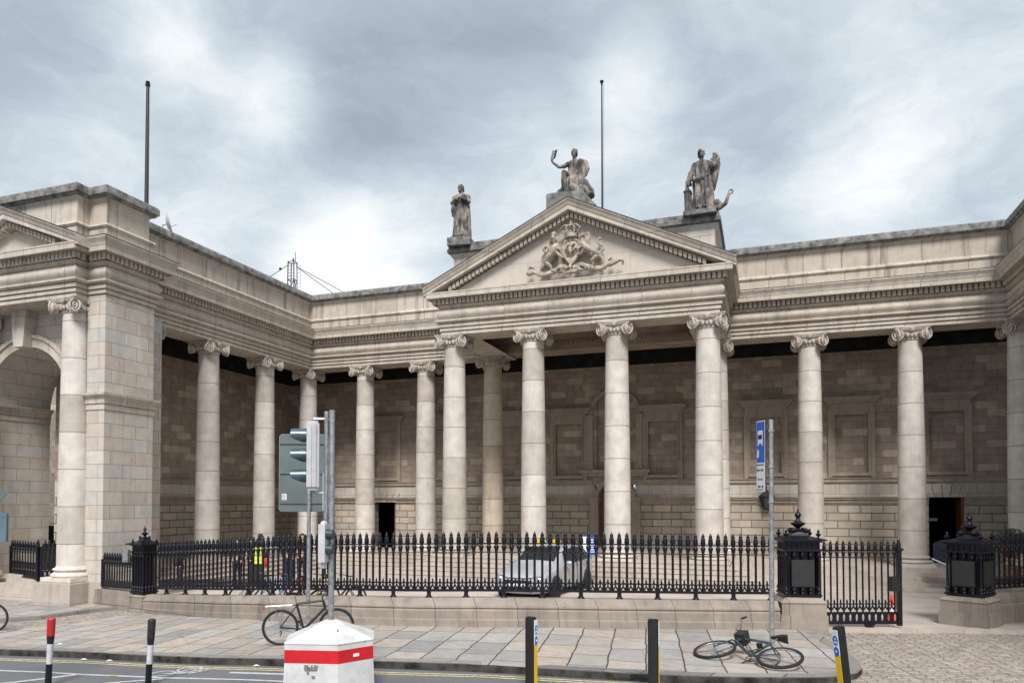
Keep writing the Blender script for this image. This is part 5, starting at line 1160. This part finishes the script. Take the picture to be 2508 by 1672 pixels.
# ------------------------------------------------------------------ bicycles
def wheel_meshes():
    ty=MB(); ty.torus((0,0,0),.320,.027,'y',40,8); ri=MB(); ri.torus((0,0,0),.298,.011,'y',40,6)
    for i in range(24):
        a=2*PI*i/24; b=a+.35*(1 if i%2 else -1); ri.tube([(.025*cos(b),.02*(1 if i%4<2 else -1),.025*sin(b)),(.295*cos(a),0,.295*sin(a))],.0017,3)
    ri.tube([(0,-.05,0),(0,.05,0)],.018,8); return ty.mesh('tyre',M['rubber'],50),ri.mesh('rim',M['chrome'],50)
TY,RI=wheel_meshes()
def bicycle(loc,rz,label,frame=None,steer=0,rack=True,s=1,rot=None,group=None,basket=False):
    frame=frame or M['bikeblack']; root=empty('bicycle',loc,rz,label,'bicycle',group,rot); root.scale=(s,)*3
    def tb(name,segs,mat):
        mb=MB()
        for pts,r in segs: mb.tube(pts,r,7)
        return mb.build(name,mat,root)
    w=link('wheel',TY,root,(0,0,.345)); link('rim',RI,w)
    BBk=(.44,0,.29); ST=(.30,0,.79); HT=(.80,0,.84); HB_=(.845,0,.70); AX=(1.06,0,.345)
    tb('frame',[([BBk,ST],.022),([ST,HT],.022),([BBk,HB_],.027),([HT,HB_],.026),([BBk,(0,.06,.345)],.011),([BBk,(0,-.06,.345)],.011),([(.30,0,.75),(0,.06,.345)],.010),([(.30,0,.75),(0,-.06,.345)],.010)],frame)
    f=bpy.data.objects.new('front_fork',None); COL.objects.link(f); f.parent=root; ax=Vector(HB_)-Vector(HT); ax.normalize()
    f.location=HB_; f.rotation_mode='QUATERNION'; 
    from mathutils import Quaternion
    f.rotation_quaternion=Quaternion(ax,steer)
    def rel(p): return tuple(Vector(p)-Vector(HB_))
    mb=MB(); mb.tube([rel(HB_),rel((.87,.055,.64)),rel((1.06,.055,.345))],.013,7); mb.tube([rel(HB_),rel((.87,-.055,.64)),rel((1.06,-.055,.345))],.013,7); mb.tube([rel(HT),rel((.785,0,.92)),rel((.85,0,.97))],.014,7); mb.build('fork_blades',frame,f)
    mb=MB(); mb.tube([rel((.80,-.30,1.0)),rel((.86,-.10,.975)),rel((.86,.10,.975)),rel((.80,.30,1.0))],.013,7); mb.build('handlebar',M['chrome'],f)
    mb=MB(); mb.tube([rel((.72,-.31,1.0)),rel((.82,-.28,1.0))],.017,7); mb.tube([rel((.72,.31,1.0)),rel((.82,.28,1.0))],.017,7); mb.tube([rel((.86,-.2,.96)),rel((.92,-.05,.85)),rel((.90,0,.66))],.004,5); mb.tube([rel((.86,.2,.96)),rel((.95,.05,.88)),rel((.6,0,.8))],.004,5); mb.build('grips_and_cables',M['black'],f)
    w=link('wheel',TY,f,rel(AX)); link('rim',RI,w)
    mb=MB(); mb.tube([(.30,0,.78),(.265,0,.98)],.013,7); mb.build('seat_post',M['chrome'],root)
    mb=MB(); mb.add([(.10,-.085,1.0),(.10,.085,1.0),(.20,.07,1.015),(.38,.018,1.0),(.38,-.018,1.0),(.20,-.07,1.015),(.11,-.06,.96),(.11,.06,.96),(.2,.045,.965),(.37,.012,.975),(.37,-.012,.975),(.2,-.045,.965)],[(0,1,2,5),(5,2,3,4),(6,11,8,7),(11,10,9,8),(0,6,7,1),(1,7,8,2),(2,8,9,3),(3,9,10,4),(4,10,11,5),(5,11,6,0)]); mb.build('saddle',M['black'],root,smooth=60)
    mb=MB(); mb.T=Matrix.Translation(BBk); mb.torus((0,-.055,0),.085,.006,'y',20,5); 
    for a in (0,PI/2.5,2*PI/2.5,3*PI/2.5,4*PI/2.5): mb.tube([(0,-.055,0),(.083*cos(a),-.055,.083*sin(a))],.006,4)
    mb.tube([(0,-.07,0),(.10,-.075,-.135)],.010,6); mb.tube([(0,.07,0),(-.10,.075,.135)],.010,6); mb.box(.06,.15,-.16,-.08,-.15,-.125); mb.box(-.15,-.06,.08,.16,.125,.15); mb.T=None
    mb.tube([(.44,-.055,.375),(0,-.055,.385)],.004,4); mb.tube([(.44,-.055,.205),(0.03,-.055,.305)],.004,4); mb.tube([(0,-.055,.30),(.03,-.06,.24),(.0,-.06,.19)],.012,5); mb.build('crankset',M['black'],root)
    if rack:
        mb=MB()
        for y in (-.055,0,.055): mb.tube([(-.28,y,.755),(.22,y,.77)],.006,5)
        for y in (-.06,.06): mb.tube([(0,y,.36),(-.10,y,.75)],.005,5); mb.tube([(0,y,.36),(.05,y,.76)],.005,5)
        mb.tube([(-.28,-.055,.755),(-.30,0,.75),(-.28,.055,.755)],.006,5); mb.build('luggage_rack',M['galv'],root)
        mb=MB(); pts=[(.372*cos(a),.372*sin(a)) for a in [R(20+i*8) for i in range(18)]]; vs=[];fs=[]
        for x,z in pts:
            vs+=[(x,-.028,z+.345),(x,.028,z+.345)]
        for i in range(len(pts)-1): fs.append((2*i,2*i+1,2*i+3,2*i+2))
        mb.add(vs,fs); mb.build('mudguard',M['galv'],root); MB().box(-.33,-.30,-.04,.04,.70,.75).build('rear_reflector',M['redp'],root,smooth=0)
    if basket:
        mb=MB(); mb.T=Matrix.Translation(Vector((.82,-.02,.80))-Vector(HB_)); mb.box(-.08,.09,-.10,.10,.0,.17); mb.box(-.09,.10,-.11,.11,.17,.18); mb.build('front_bag',M['charc'],f,smooth=0)
    return root
bicycle((-9.35,12.9,.195),.347+R(11),'black upright bicycle with luggage rack locked to the slim sign pole',s=1.06)
# the fallen one
X_=(-rv*cos(R(41))+fv*sin(R(41))).normalized(); Zh=(rv*sin(R(41))+fv*cos(R(41))).normalized(); tt=R(16); Z_=(Zh*cos(tt)+Vector((0,0,1))*sin(tt)).normalized(); Y_=Z_.cross(X_)
mt=Matrix((X_,Y_,Z_)).transposed()
pr=Vector((.28,13.15,.27))
fb=bicycle(pr-Z_*0,0,'fallen dark bicycle lying on its side on the paving by the bus stop',steer=R(6),rack=False,s=1.16,rot=mt.to_euler(),basket=True,frame=M['tldark'])
fb.location=Vector((.10,13.88,.25))
# wheel coming in at the left edge
bicycle((-18.95,12.62,-.10),R(28),'bicycle with a blue bag cut off by the left edge of the photograph',frame=simple('dark_blue_paint',(.03,.03,.15),.3),rack=False,s=1.05)
mb=MB(); mb.sph((0,0,.0),(.20,.16,.24),12,8); b_=mb.build('blue_bag',simple('violet_blue_cloth',(.05,.03,.25),.7),loc=(-18.12,13.02,.92)); tag(b_,'violet blue bag on the handlebar of the bicycle at the left edge','bag')
cols={'blue':simple('blue_cycle_paint',(.03,.22,.55),.3),'yellow':simple('ochre_cycle_paint',(.55,.38,.06),.35),'red':simple('red_cycle_paint',(.5,.02,.03),.3)}
CB=[(-14.3,17.75,70,None,'black bicycle parked behind the railing, leftmost of the row near the dressed in dark group'),
(-13.35,17.45,62,'blue','blue framed bicycle parked behind the railing below the person in the yellow vest'),
(-12.55,17.25,75,'red','red framed bicycle parked behind the railing left of the ochre one'),
(-11.9,17.1,66,'yellow','ochre framed bicycle parked behind the railing beside the red one'),
(-11.1,17.0,58,None,'black bicycle parked behind the railing, rightmost of the row behind the sign pole')]
for x,y,a,c,l in CB: bicycle((x,y,gz(x,y)-.03),R(a),l,frame=cols.get(c),rack=False,group='bicycles parked in the courtyard')

# ------------------------------------------------------------------ silver taxi
car=empty('taxi',(-6.45,20.75,.33),R(-97),'silver estate taxi with a yellow and black roof sign parked behind the railing','car'); car.scale=(.96,.96,.99)
ST_=[ # x, zlo, halfwidth, zbelt, roof halfwidth, zroof
(.88,.30,.52,.50,.40,.56),(.84,.22,.70,.62,.50,.66),(.70,.18,.82,.70,.58,.74),(.35,.18,.87,.80,.62,.85),(-.15,.18,.88,.88,.62,.94),(-.45,.18,.88,.93,.60,1.02),(-.85,.18,.885,.95,.57,1.28),(-1.2,.18,.89,.96,.56,1.42),(-1.9,.18,.89,.97,.57,1.47),(-2.6,.18,.885,.98,.56,1.46),(-3.0,.18,.87,.99,.54,1.40),(-3.3,.20,.84,.98,.50,1.22),(-3.48,.28,.78,.92,.45,.99),(-3.55,.36,.66,.74,.40,.78)]
def ring(s):
    x,zl,w,zb,wr,zr=s; L=[(w*.86,zl),(w*.985,zl+.10),(w,zl+.30*(zb-zl)+.05),(w*.99,zb-.12*(zb-zl)),(w*.955,zb),(w*.955-(w*.955-wr)*.55,zb+(zr-zb)*.62),(wr,zr-(zr-zb)*.06),(wr*.75,zr-.0),(wr*.3,zr+.02)]
    return [(x,y,z) for y,z in L]+[(x,-y,z) for y,z in reversed(L)]
mb=MB(); vs=[];fs=[]; n=18
for s in ST_: vs+=ring(s)
for i in range(len(ST_)-1):
    for k in range(n): k2=(k+1)%n; fs.append((i*n+k,(i+1)*n+k,(i+1)*n+k2,i*n+k2))
fs+=[tuple(range(n)),tuple((len(ST_)-1)*n+k for k in range(n))]; mb.add(vs,fs)
body=mb.build('body',M['carpaint'],car,smooth=50); sb=body.modifiers.new('s','SUBSURF'); sb.levels=1; sb.render_levels=1
def gl_(name,quads,mat=M['glass'],par=car):
    mb=MB()
    for q in quads: 
        c=sum((Vector(p) for p in q),Vector())/len(q); nrm=(Vector(q[1])-Vector(q[0])).cross(Vector(q[2])-Vector(q[0])).normalized()
        cc=Vector((-1.6,0,.8)); 
        if nrm.dot(c-cc)<0: nrm=-nrm
        top=[tuple(Vector(p)+nrm*.028) for p in q]; bot=[tuple(Vector(p)-nrm*.02) for p in q]; m=len(q); mb.add(top+bot,[tuple(range(m)),tuple(range(m,2*m))]+[(i,(i+1)%m,m+(i+1)%m,m+i) for i in range(m)])
    return mb.build(name,mat,par,smooth=0)
gl_('windscreen',[[(-.50,-.60,1.055),(-.50,.60,1.055),(-.83,.57,1.275),(-.83,-.57,1.275)],[(-.83,-.57,1.275),(-.83,.57,1.275),(-1.15,.52,1.415),(-1.15,-.52,1.415)]])
gl_('rear_window',[[(-3.40,-.52,1.06),(-3.40,.52,1.06),(-3.10,.44,1.33),(-3.10,-.44,1.33)]])
for s in (-1,1):
    gl_('side_window',[[(-.78,s*.845,.99),(-1.12,s*.645,1.34),(-1.72,s*.63,1.39),(-1.72,s*.85,1.0)]]); gl_('side_window',[[(-1.80,s*.85,1.0),(-1.80,s*.63,1.39),(-2.5,s*.63,1.385),(-2.62,s*.845,1.01)]]); gl_('side_window',[[(-2.70,s*.84,1.01),(-2.60,s*.63,1.375),(-2.98,s*.60,1.31),(-3.16,s*.80,1.02)]])
    MB().sph((-.80,s*.98,1.0),(.07,.10,.07),10,6).build('wing_mirror',M['carpaint'],car)
    mb=MB(); mb.sph((.74,s*.62,.64),(.14,.17,.085),12,8); mb.build('headlight',M['chrome'],car)
    mb=MB(); mb.box(-1.45,-1.28,s*.885-.012,s*.885+.012,.86,.89); mb.box(-2.45,-2.28,s*.885-.012,s*.885+.012,.87,.90); mb.build('door_handle',M['chrome'],car,smooth=0)
    mb=MB(); mb.box(-1.765,-1.755,s*.86,s*.897,.3,.95); mb.box(-.68,-.67,s*.86,s*.892,.3,.93); mb.box(-2.66,-2.65,s*.86,s*.893,.45,.95); mb.box(-1.78,-1.74,s*.63,s*.885,.97,1.0); mb.build('door_seam',M['black'],car,smooth=0)
    for x in (0,-2.68):
        a=MB(); a.T=Matrix.Translation((x,s*.80,.33))@Matrix.Rotation(PI/2,4,'X'); a.lathe([(.37,-.10),(.37,.10)],n=24); a.build('wheel_arch',M['black'],car)
        w=MB(); w.T=Matrix.Translation((x,s*.82,.31))@Matrix.Rotation(PI/2*(-s),4,'X'); w.lathe([(.20,-.1),(.30,-.1),(.315,-.06),(.315,.06),(.30,.10),(.22,.11)],n=24); wo=w.build('wheel',M['rubber'],car)
        h=MB(); h.T=Matrix.Translation((x,s*.82,.31))@Matrix.Rotation(PI/2*(-s),4,'X'); h.lathe([(.21,.085),(.205,.105),(.18,.09),(.05,.10),(.04,.12),(.01,.125)],n=20); h.build('rim',M['chrome'],wo)
mb=MB(); mb.tube([(.80,-.62,.70),(.86,-.3,.66),(.87,0,.655),(.86,.3,.66),(.80,.62,.70)],.010,5); mb.box(-.47,-.43,-.66,.66,.99,1.02); mb.box(.845,.905,-.40,.40,.50,.60); mb.box(.82,.90,-.5,.5,.28,.40); mb.build('grille',M['black'],car,smooth=0)
MB().box(.895,.915,-.26,.26,.42,.52).build('number_plate',M['white'],car,smooth=0)
# roof sign: TAXI between two yellow panels
rs=empty_=bpy.data.objects.new('roof_sign',None); COL.objects.link(rs); rs.parent=car; rs.location=(-1.35,0,1.47)
MB().box(-.06,.06,-.42,.42,.02,.05).build('sign_foot',M['white'],rs,smooth=0)
MB().prism(rrect(-.22,.22,.05,.20,.03),-.05,.05,'x').build('sign_body',M['black'],rs,smooth=0)
for s in (-1,1): MB().prism(rrect(min(s*.225,s*.46),max(s*.225,s*.46),.05,.20,.03),-.05,.05,'x').build('yellow_end',M['yellow'],rs,smooth=0)
tx=bpy.data.curves.new('lettering','FONT'); tx.body='TAXI'; tx.size=.15; tx.align_x='CENTER'; tx.align_y='CENTER'; tx.extrude=.003; to=bpy.data.objects.new('lettering',tx); COL.objects.link(to); dg_=bpy.context.evaluated_depsgraph_get(); dg_.update(); me_=bpy.data.meshes.new_from_object(to.evaluated_get(dg_)); bpy.data.objects.remove(to); me_.materials.clear(); me_.materials.append(M['white']); to=link('lettering',me_); to.parent=rs; to.location=(.054,0,.125); to.rotation_euler=(PI/2,0,PI/2)
# blue and white board behind the car
ib=empty('notice_board',(-5.35,24.0,.4),.347,'small blue and white notice board on a post behind the taxi','notice board')
mb=MB(); mb.tube([(0,.03,-.1),(0,.03,1.15)],.03,8); mb.build('post',M['galv'],ib)
MB().box(-.30,-.12,-.01,.02,1.0,1.58).build('white_panel',M['white'],ib,smooth=0); f=MB().box(-.10,.22,-.012,.02,.98,1.58).build('blue_panel',M['blue'],ib,smooth=0)
mb=MB()
for k in range(6): mb.box(-.06,.18-.05*(k%3),-.016,-.013,1.06+.08*k,1.095+.08*k)
mb.build('white_lines',M['white'],f,smooth=0)

# ------------------------------------------------------------------ people behind the railing
def person(loc,rz,label,top,legs,s=1,vest=None,arm=0,bag=None,hat=False):
    root=empty('person',loc,rz,label,'person','people standing in the courtyard'); root.scale=(s,)*3
    A=[(-.19,0,1.42),(-.25,.02,1.14),(-.22+arm*.05,-.10-arm*.1,.92+arm*.1)]; B=[(.19,0,1.42),(.25,.02,1.14),(.20,-.12,.94)]
    mb=MB(); limb(mb,[(0,.01,.92),(0,.01,1.15),(0,.01,1.38)],[.125,.12,.13]); mb.sph((0,.01,1.36),(.19,.11,.10),12,8); limb(mb,[(0,0,1.42),(0,-.01,1.54)],[.06,.052]); head_(mb,(0,-.02,1.62),(0,-1,0),1.03)
    for P in (A,B): limb(mb,P,[.052,.042,.030]); hand(mb,P[-1],Vector(P[-1])-Vector(P[-2]),(1 if P is B else -1,0,0),1)
    for q in (-1,1): limb(mb,[(q*.09,0,.92),(q*.10,-.01,.5),(q*.10,.02,.09)],[.085,.058,.042])
    me=fuse(mb,.017,'body',M['skin'],2); me.polygons.foreach_set('use_smooth',[True]*len(me.polygons)); link('body',me,root)
    mb=MB(); mb.lathe([(.165,.80),(.16,.95),(.150,1.1),(.175,1.3),(.18,1.38),(.12,1.46),(.07,1.49)],(0,.01,0),18,ey=.75)
    for P in (A,B): limb(mb,[P[0],P[1],tuple(Vector(P[1])*.15+Vector(P[2])*.85)],[.072,.060,.048])
    mb.build('jacket',top,root)
    if vest:
        v=MB(); v.lathe([(.182,.84),(.178,.95),(.170,1.1),(.19,1.3),(.19,1.40),(.11,1.475)],(0,.01,0),18,ey=.78); vo=v.build('high_visibility_vest',vest,root)
        for z in (.98,1.15):
            k=MB(); k.lathe([(.181 if z<1 else .181,z-.025),(.184,z+.025)],(0,.01,0),18,ey=.785); k.build('reflective_stripe',M['greyp'],vo)
    mb=MB()
    for q in (-1,1): limb(mb,[(q*.085,0,.86),(q*.10,-.01,.5),(q*.10,.02,.10)],[.105,.078,.065])
    mb.build('trousers',legs,root)
    mb=MB()
    for q in (-1,1): limb(mb,[(q*.10,.05,.05),(q*.11,-.14,.04)],[.05,.042])
    mb.build('shoes',M['black'],root)
    mb=MB(); hair_(mb,(0,-.02,1.62),(0,-1,0),1.04); mb.build('hair' if not hat else 'cap',M['hair'],root)
    if bag: o=MB(); o.sph((-.30,.05,.90),(.12,.09,.16),10,7); bo=o.build('carried_bag',bag,root)
    return root
PPL=[(-16.9,22.0,R(200),'person in yellow green vest over dark clothes standing behind the railing',M['navy'],M['charc'],.96,M['hivis'],M['redcloth']),
(-19.35,20.9,R(-60),'dark haired person alone behind the railing near the small iron pier',M['charc'],M['charc'],.98,None,None),
(-18.2,22.5,R(20),'person in dark coat at the left of the group beside the first wing column',M['charc'],M['navy'],.97,None,None),
(-17.75,22.75,R(-30),'person in navy coat in the middle of the group left of the yellow vest',M['navy'],M['charc'],.97,None,None),
(-17.35,22.7,R(160),'tallest dark clothed person just left of the person in the yellow vest',M['charc'],M['charc'],1.05,None,None),
(-16.05,22.6,R(190),'person in navy jacket just right of the person in the yellow vest',M['navy'],M['navy'],1.0,None,None),
(-15.55,22.7,R(30),'person in black jacket behind the tall road sign pole',M['charc'],M['navy'],1.02,None,None),
(-16.6,25.9,R(0),'person standing further back between the wing columns, seen over the railing',M['charc'],M['charc'],1.02,None,None)]
for x,y,a,l,tp_,lg,s,v,bg_ in PPL: person((x,y,gz(x,y)-.03),a,l,tp_,lg,s,v,arm=random.random(),bag=bg_)
# ------------------------------------------------------------------ pot plants, covered bin and hand rail on the right
def shrub(root,c,r,n,mat,seed,flat=1):
    rd=random.Random(seed); mb=MB()
    for i in range(n):
        d=Vector((rd.gauss(0,1),rd.gauss(0,1),rd.gauss(0,1))).normalized()*r*rd.random()**.4; p=Vector(c)+Vector((d.x,d.y,d.z*flat)); u=Vector((rd.gauss(0,1),rd.gauss(0,1),rd.gauss(0,.5))).normalized(); v=u.orthogonal().normalized(); L=.04+.04*rd.random()
        mb.add([p-u*L,p+v*L*.4,p+u*L,p-v*L*.4],[(0,1,2,3)])
    return mb.build('foliage' if mat==M['leaf'] else 'blossom',mat,root,smooth=0)
for (x,y,z,s,l) in ((7.45,28.1,.55,1.0,'tall leafy pot plant with orange red flowers at the right edge'),):
    pt=empty('pot_plant',(x,y,z),0,l,'potted plant'); pt.scale=(s,)*3
    MB().lathe([(.18,0),(.26,.45),(.29,.46),(.29,.52),(.24,.52)],n=16).build('pot',M['tan'],pt); mb=MB(); 
    for k in range(6): a=k; mb.tube([(.03*cos(a),.03*sin(a),.5),(.12*cos(a),.12*sin(a),.9),(.3*cos(a*1.3),.3*sin(a*1.3),1.3)],.012,5)
    mb.build('stems',M['wood'],pt); shrub(pt,(0,0,1.25),.48,900,M['leaf'],4,1.0); shrub(pt,(0,0,1.0),.42,220,M['flower'],5,.8)
bn=empty('covered_lectern',(5.75,29.0,.74),R(-20),'dark fabric covered stand on the top step beside the right hand door','stand')
mb=MB(); mb.add([(-.32,-.2,.95),(.2,-.2,.80),(.32,-.2,.35),(-.3,-.2,.30),(-.30,.2,1.0),(.22,.2,.95),(.34,.2,.4),(-.28,.2,.35)],[(0,1,2,3),(4,7,6,5),(0,4,5,1),(1,5,6,2),(2,6,7,3),(3,7,4,0)]); mb.build('cloth_cover',M['navy'],bn,smooth=0); mb=MB(); mb.tube([(-.2,0,0),(-.2,0,.4)],.03,6); mb.tube([(.2,0,0),(.2,0,.4)],.03,6); mb.tube([(-.35,-.25,.45),(.75,-.25,-.05)],.025,6); mb.build('stand_legs',M['tlbody'],bn)

LT=[(-12.9,11.33,'crumpled white litter by the double yellow lines near the red topped post'),(-12.2,11.3,'small white scrap of litter on the yellow lines left of the plain black post'),(-14.6,12.2,'flattened pale litter on the paving near the left edge'),(-8.9,11.55,'white scrap of litter in the gutter left of the white base')]
for i,(x,y,l) in enumerate(LT):
    mb=MB(); mb.add([(-.07,-.02,0),(.05,-.04,.015),(.08,.02,.004),(.0,.05,.02),(-.06,.04,0),(0,0,.035)],[(0,1,5),(1,2,5),(2,3,5),(3,4,5),(4,0,5),(0,4,3,2,1)]); o=mb.build('litter',M['white'],smooth=0,loc=(x,y,gz(x,y)+(.002 if i==2 else -.122))); tag(o,l,'litter',kind='thing')

# ------------------------------------------------------------------ camera, sky, sun
cam=bpy.data.cameras.new('camera'); co=bpy.data.objects.new('camera',cam); COL.objects.link(co); S.camera=co
co.location=(0,0,3.15); co.rotation_euler=(R(90)+.026,0,.347)
cam.sensor_width=36; cam.lens=1821.3/2508*36; cam.shift_x=(1254-1213.2)/2508; cam.shift_y=(1178.4-836)/2508; cam.clip_end=2000; cam.clip_start=.1
SUN_EL,SUN_AZ=R(50),R(160)   # azimuth clockwise from +y
w=bpy.data.worlds.new('World'); S.world=w; w.use_nodes=True; t=w.node_tree; bg=t.nodes['Background']
sky=N(t,'ShaderNodeTexSky',sky_type='NISHITA',sun_disc=False); sky.sun_elevation=SUN_EL; sky.sun_rotation=SUN_AZ; sky.air_density=1; sky.dust_density=2
tc=N(t,'ShaderNodeTexCoord').outputs['Generated']
sp=N(t,'ShaderNodeSeparateXYZ'); t.links.new(tc,sp.inputs[0])
zz=math_(t,'ADD',math_(t,'MAXIMUM',sp.outputs[2],0),.22)
cv=N(t,'ShaderNodeCombineXYZ'); t.links.new(math_(t,'DIVIDE',sp.outputs[0],zz),cv.inputs[0]); t.links.new(math_(t,'DIVIDE',sp.outputs[1],zz),cv.inputs[1]); cv.inputs[2].default_value=1.7
wv=cv.outputs[0]
n0=N(t,'ShaderNodeTexNoise',i_Scale=1.3,i_Detail=6); t.links.new(wv,n0.inputs['Vector'])
a=N(t,'ShaderNodeVectorMath',operation='ADD'); t.links.new(wv,a.inputs[0]); t.links.new(scalevec(t,n0.outputs['Color'],(1.1,1.1,1.1)),a.inputs[1])
n1=noise_(t,a.outputs[0],.75,5,.5)
def blob(u,v,k,gain):
    """a lighter or darker bank of cloud at a fixed place in the sky"""
    F,CX,CY,YAW,PIT=1821.3,1213.2,1178.4,-.347,.026
    x=(u-CX)/F; y=-(v-CY)/F; f=cos(PIT)-y*sin(PIT); up=sin(PIT)+y*cos(PIT)
    d=Vector((x*cos(YAW)+f*sin(YAW),-x*sin(YAW)+f*cos(YAW),up)).normalized()
    n=N(t,'ShaderNodeVectorMath',operation='DOT_PRODUCT'); nn=N(t,'ShaderNodeVectorMath',operation='NORMALIZE')
    s=N(t,'ShaderNodeVectorMath',operation='ADD'); t.links.new(tc,s.inputs[0]); t.links.new(scalevec(t,n0.outputs['Color'],(.26,.26,.26)),s.inputs[1])
    s2=N(t,'ShaderNodeVectorMath',operation='SUBTRACT'); t.links.new(s.outputs[0],s2.inputs[0]); s2.inputs[1].default_value=(.13,.13,.13)
    t.links.new(s2.outputs[0],nn.inputs[0]); t.links.new(nn.outputs[0],n.inputs[0]); n.inputs[1].default_value=d
    g=math_(t,'MULTIPLY',math_(t,'SUBTRACT',n.outputs['Value'],cos(k)),1/(1-cos(k)),True)
    g=math_(t,'MULTIPLY',g,g)
    return math_(t,'MULTIPLY',g,gain)
n2=noise_(t,a.outputs[0],2.0,9,.66)
n3=math_(t,'ABSOLUTE',math_(t,'SUBTRACT',noise_(t,a.outputs[0],1.3,7,.6),.5))
tot=math_(t,'ADD',-.09,math_(t,'ADD',math_(t,'MULTIPLY',n1,.34),math_(t,'ADD',math_(t,'MULTIPLY',n2,.62),math_(t,'MULTIPLY',n3,1.15))))
for b in ((1000,400,.17,-.28),(1150,170,.20,-.14),(1750,140,.18,-.10),(430,120,.10,.34),(690,290,.10,.30),(430,330,.16,.10),(560,640,.10,.16),(930,630,.12,.34),(820,650,.08,.16),(1500,290,.09,.30),(2150,500,.13,.36),(2430,360,.10,.12),(1280,60,.12,-.12),(50,180,.10,-.16),(1950,330,.12,-.08),(2450,120,.10,-.06),(180,470,.10,.06)):
    tot=math_(t,'ADD',tot,blob(*b))
cl=ramp(t,tot,[(.14,(.39,.45,.51)),(.34,(.52,.59,.65)),(.50,(.67,.75,.81)),(.64,(.84,.90,.93)),(.80,(1.05,1.07,1.07))])
skc=mix(t,.985,sky.outputs[0],cl)
t.links.new(skc,bg.inputs['Color']); bg.inputs['Strength'].default_value=SKYSTR if 'SKYSTR' in globals() else .31
sl=bpy.data.lights.new('sun','SUN'); sl.energy=1.5; sl.angle=R(20); sl.color=(1,.965,.94); so=bpy.data.objects.new('sun',sl); COL.objects.link(so)
dv=Vector((sin(SUN_AZ)*cos(SUN_EL),cos(SUN_AZ)*cos(SUN_EL),sin(SUN_EL))); so.rotation_euler=dv.to_track_quat('Z','Y').to_euler(); so.location=(0,-20,40)
S.view_settings.view_transform='Standard'; S.view_settings.look='None'; S.view_settings.exposure=1.6; S.view_settings.gamma=1
S.cycles.max_bounces=5; S.cycles.diffuse_bounces=3; S.cycles.glossy_bounces=2; S.cycles.use_denoising=True
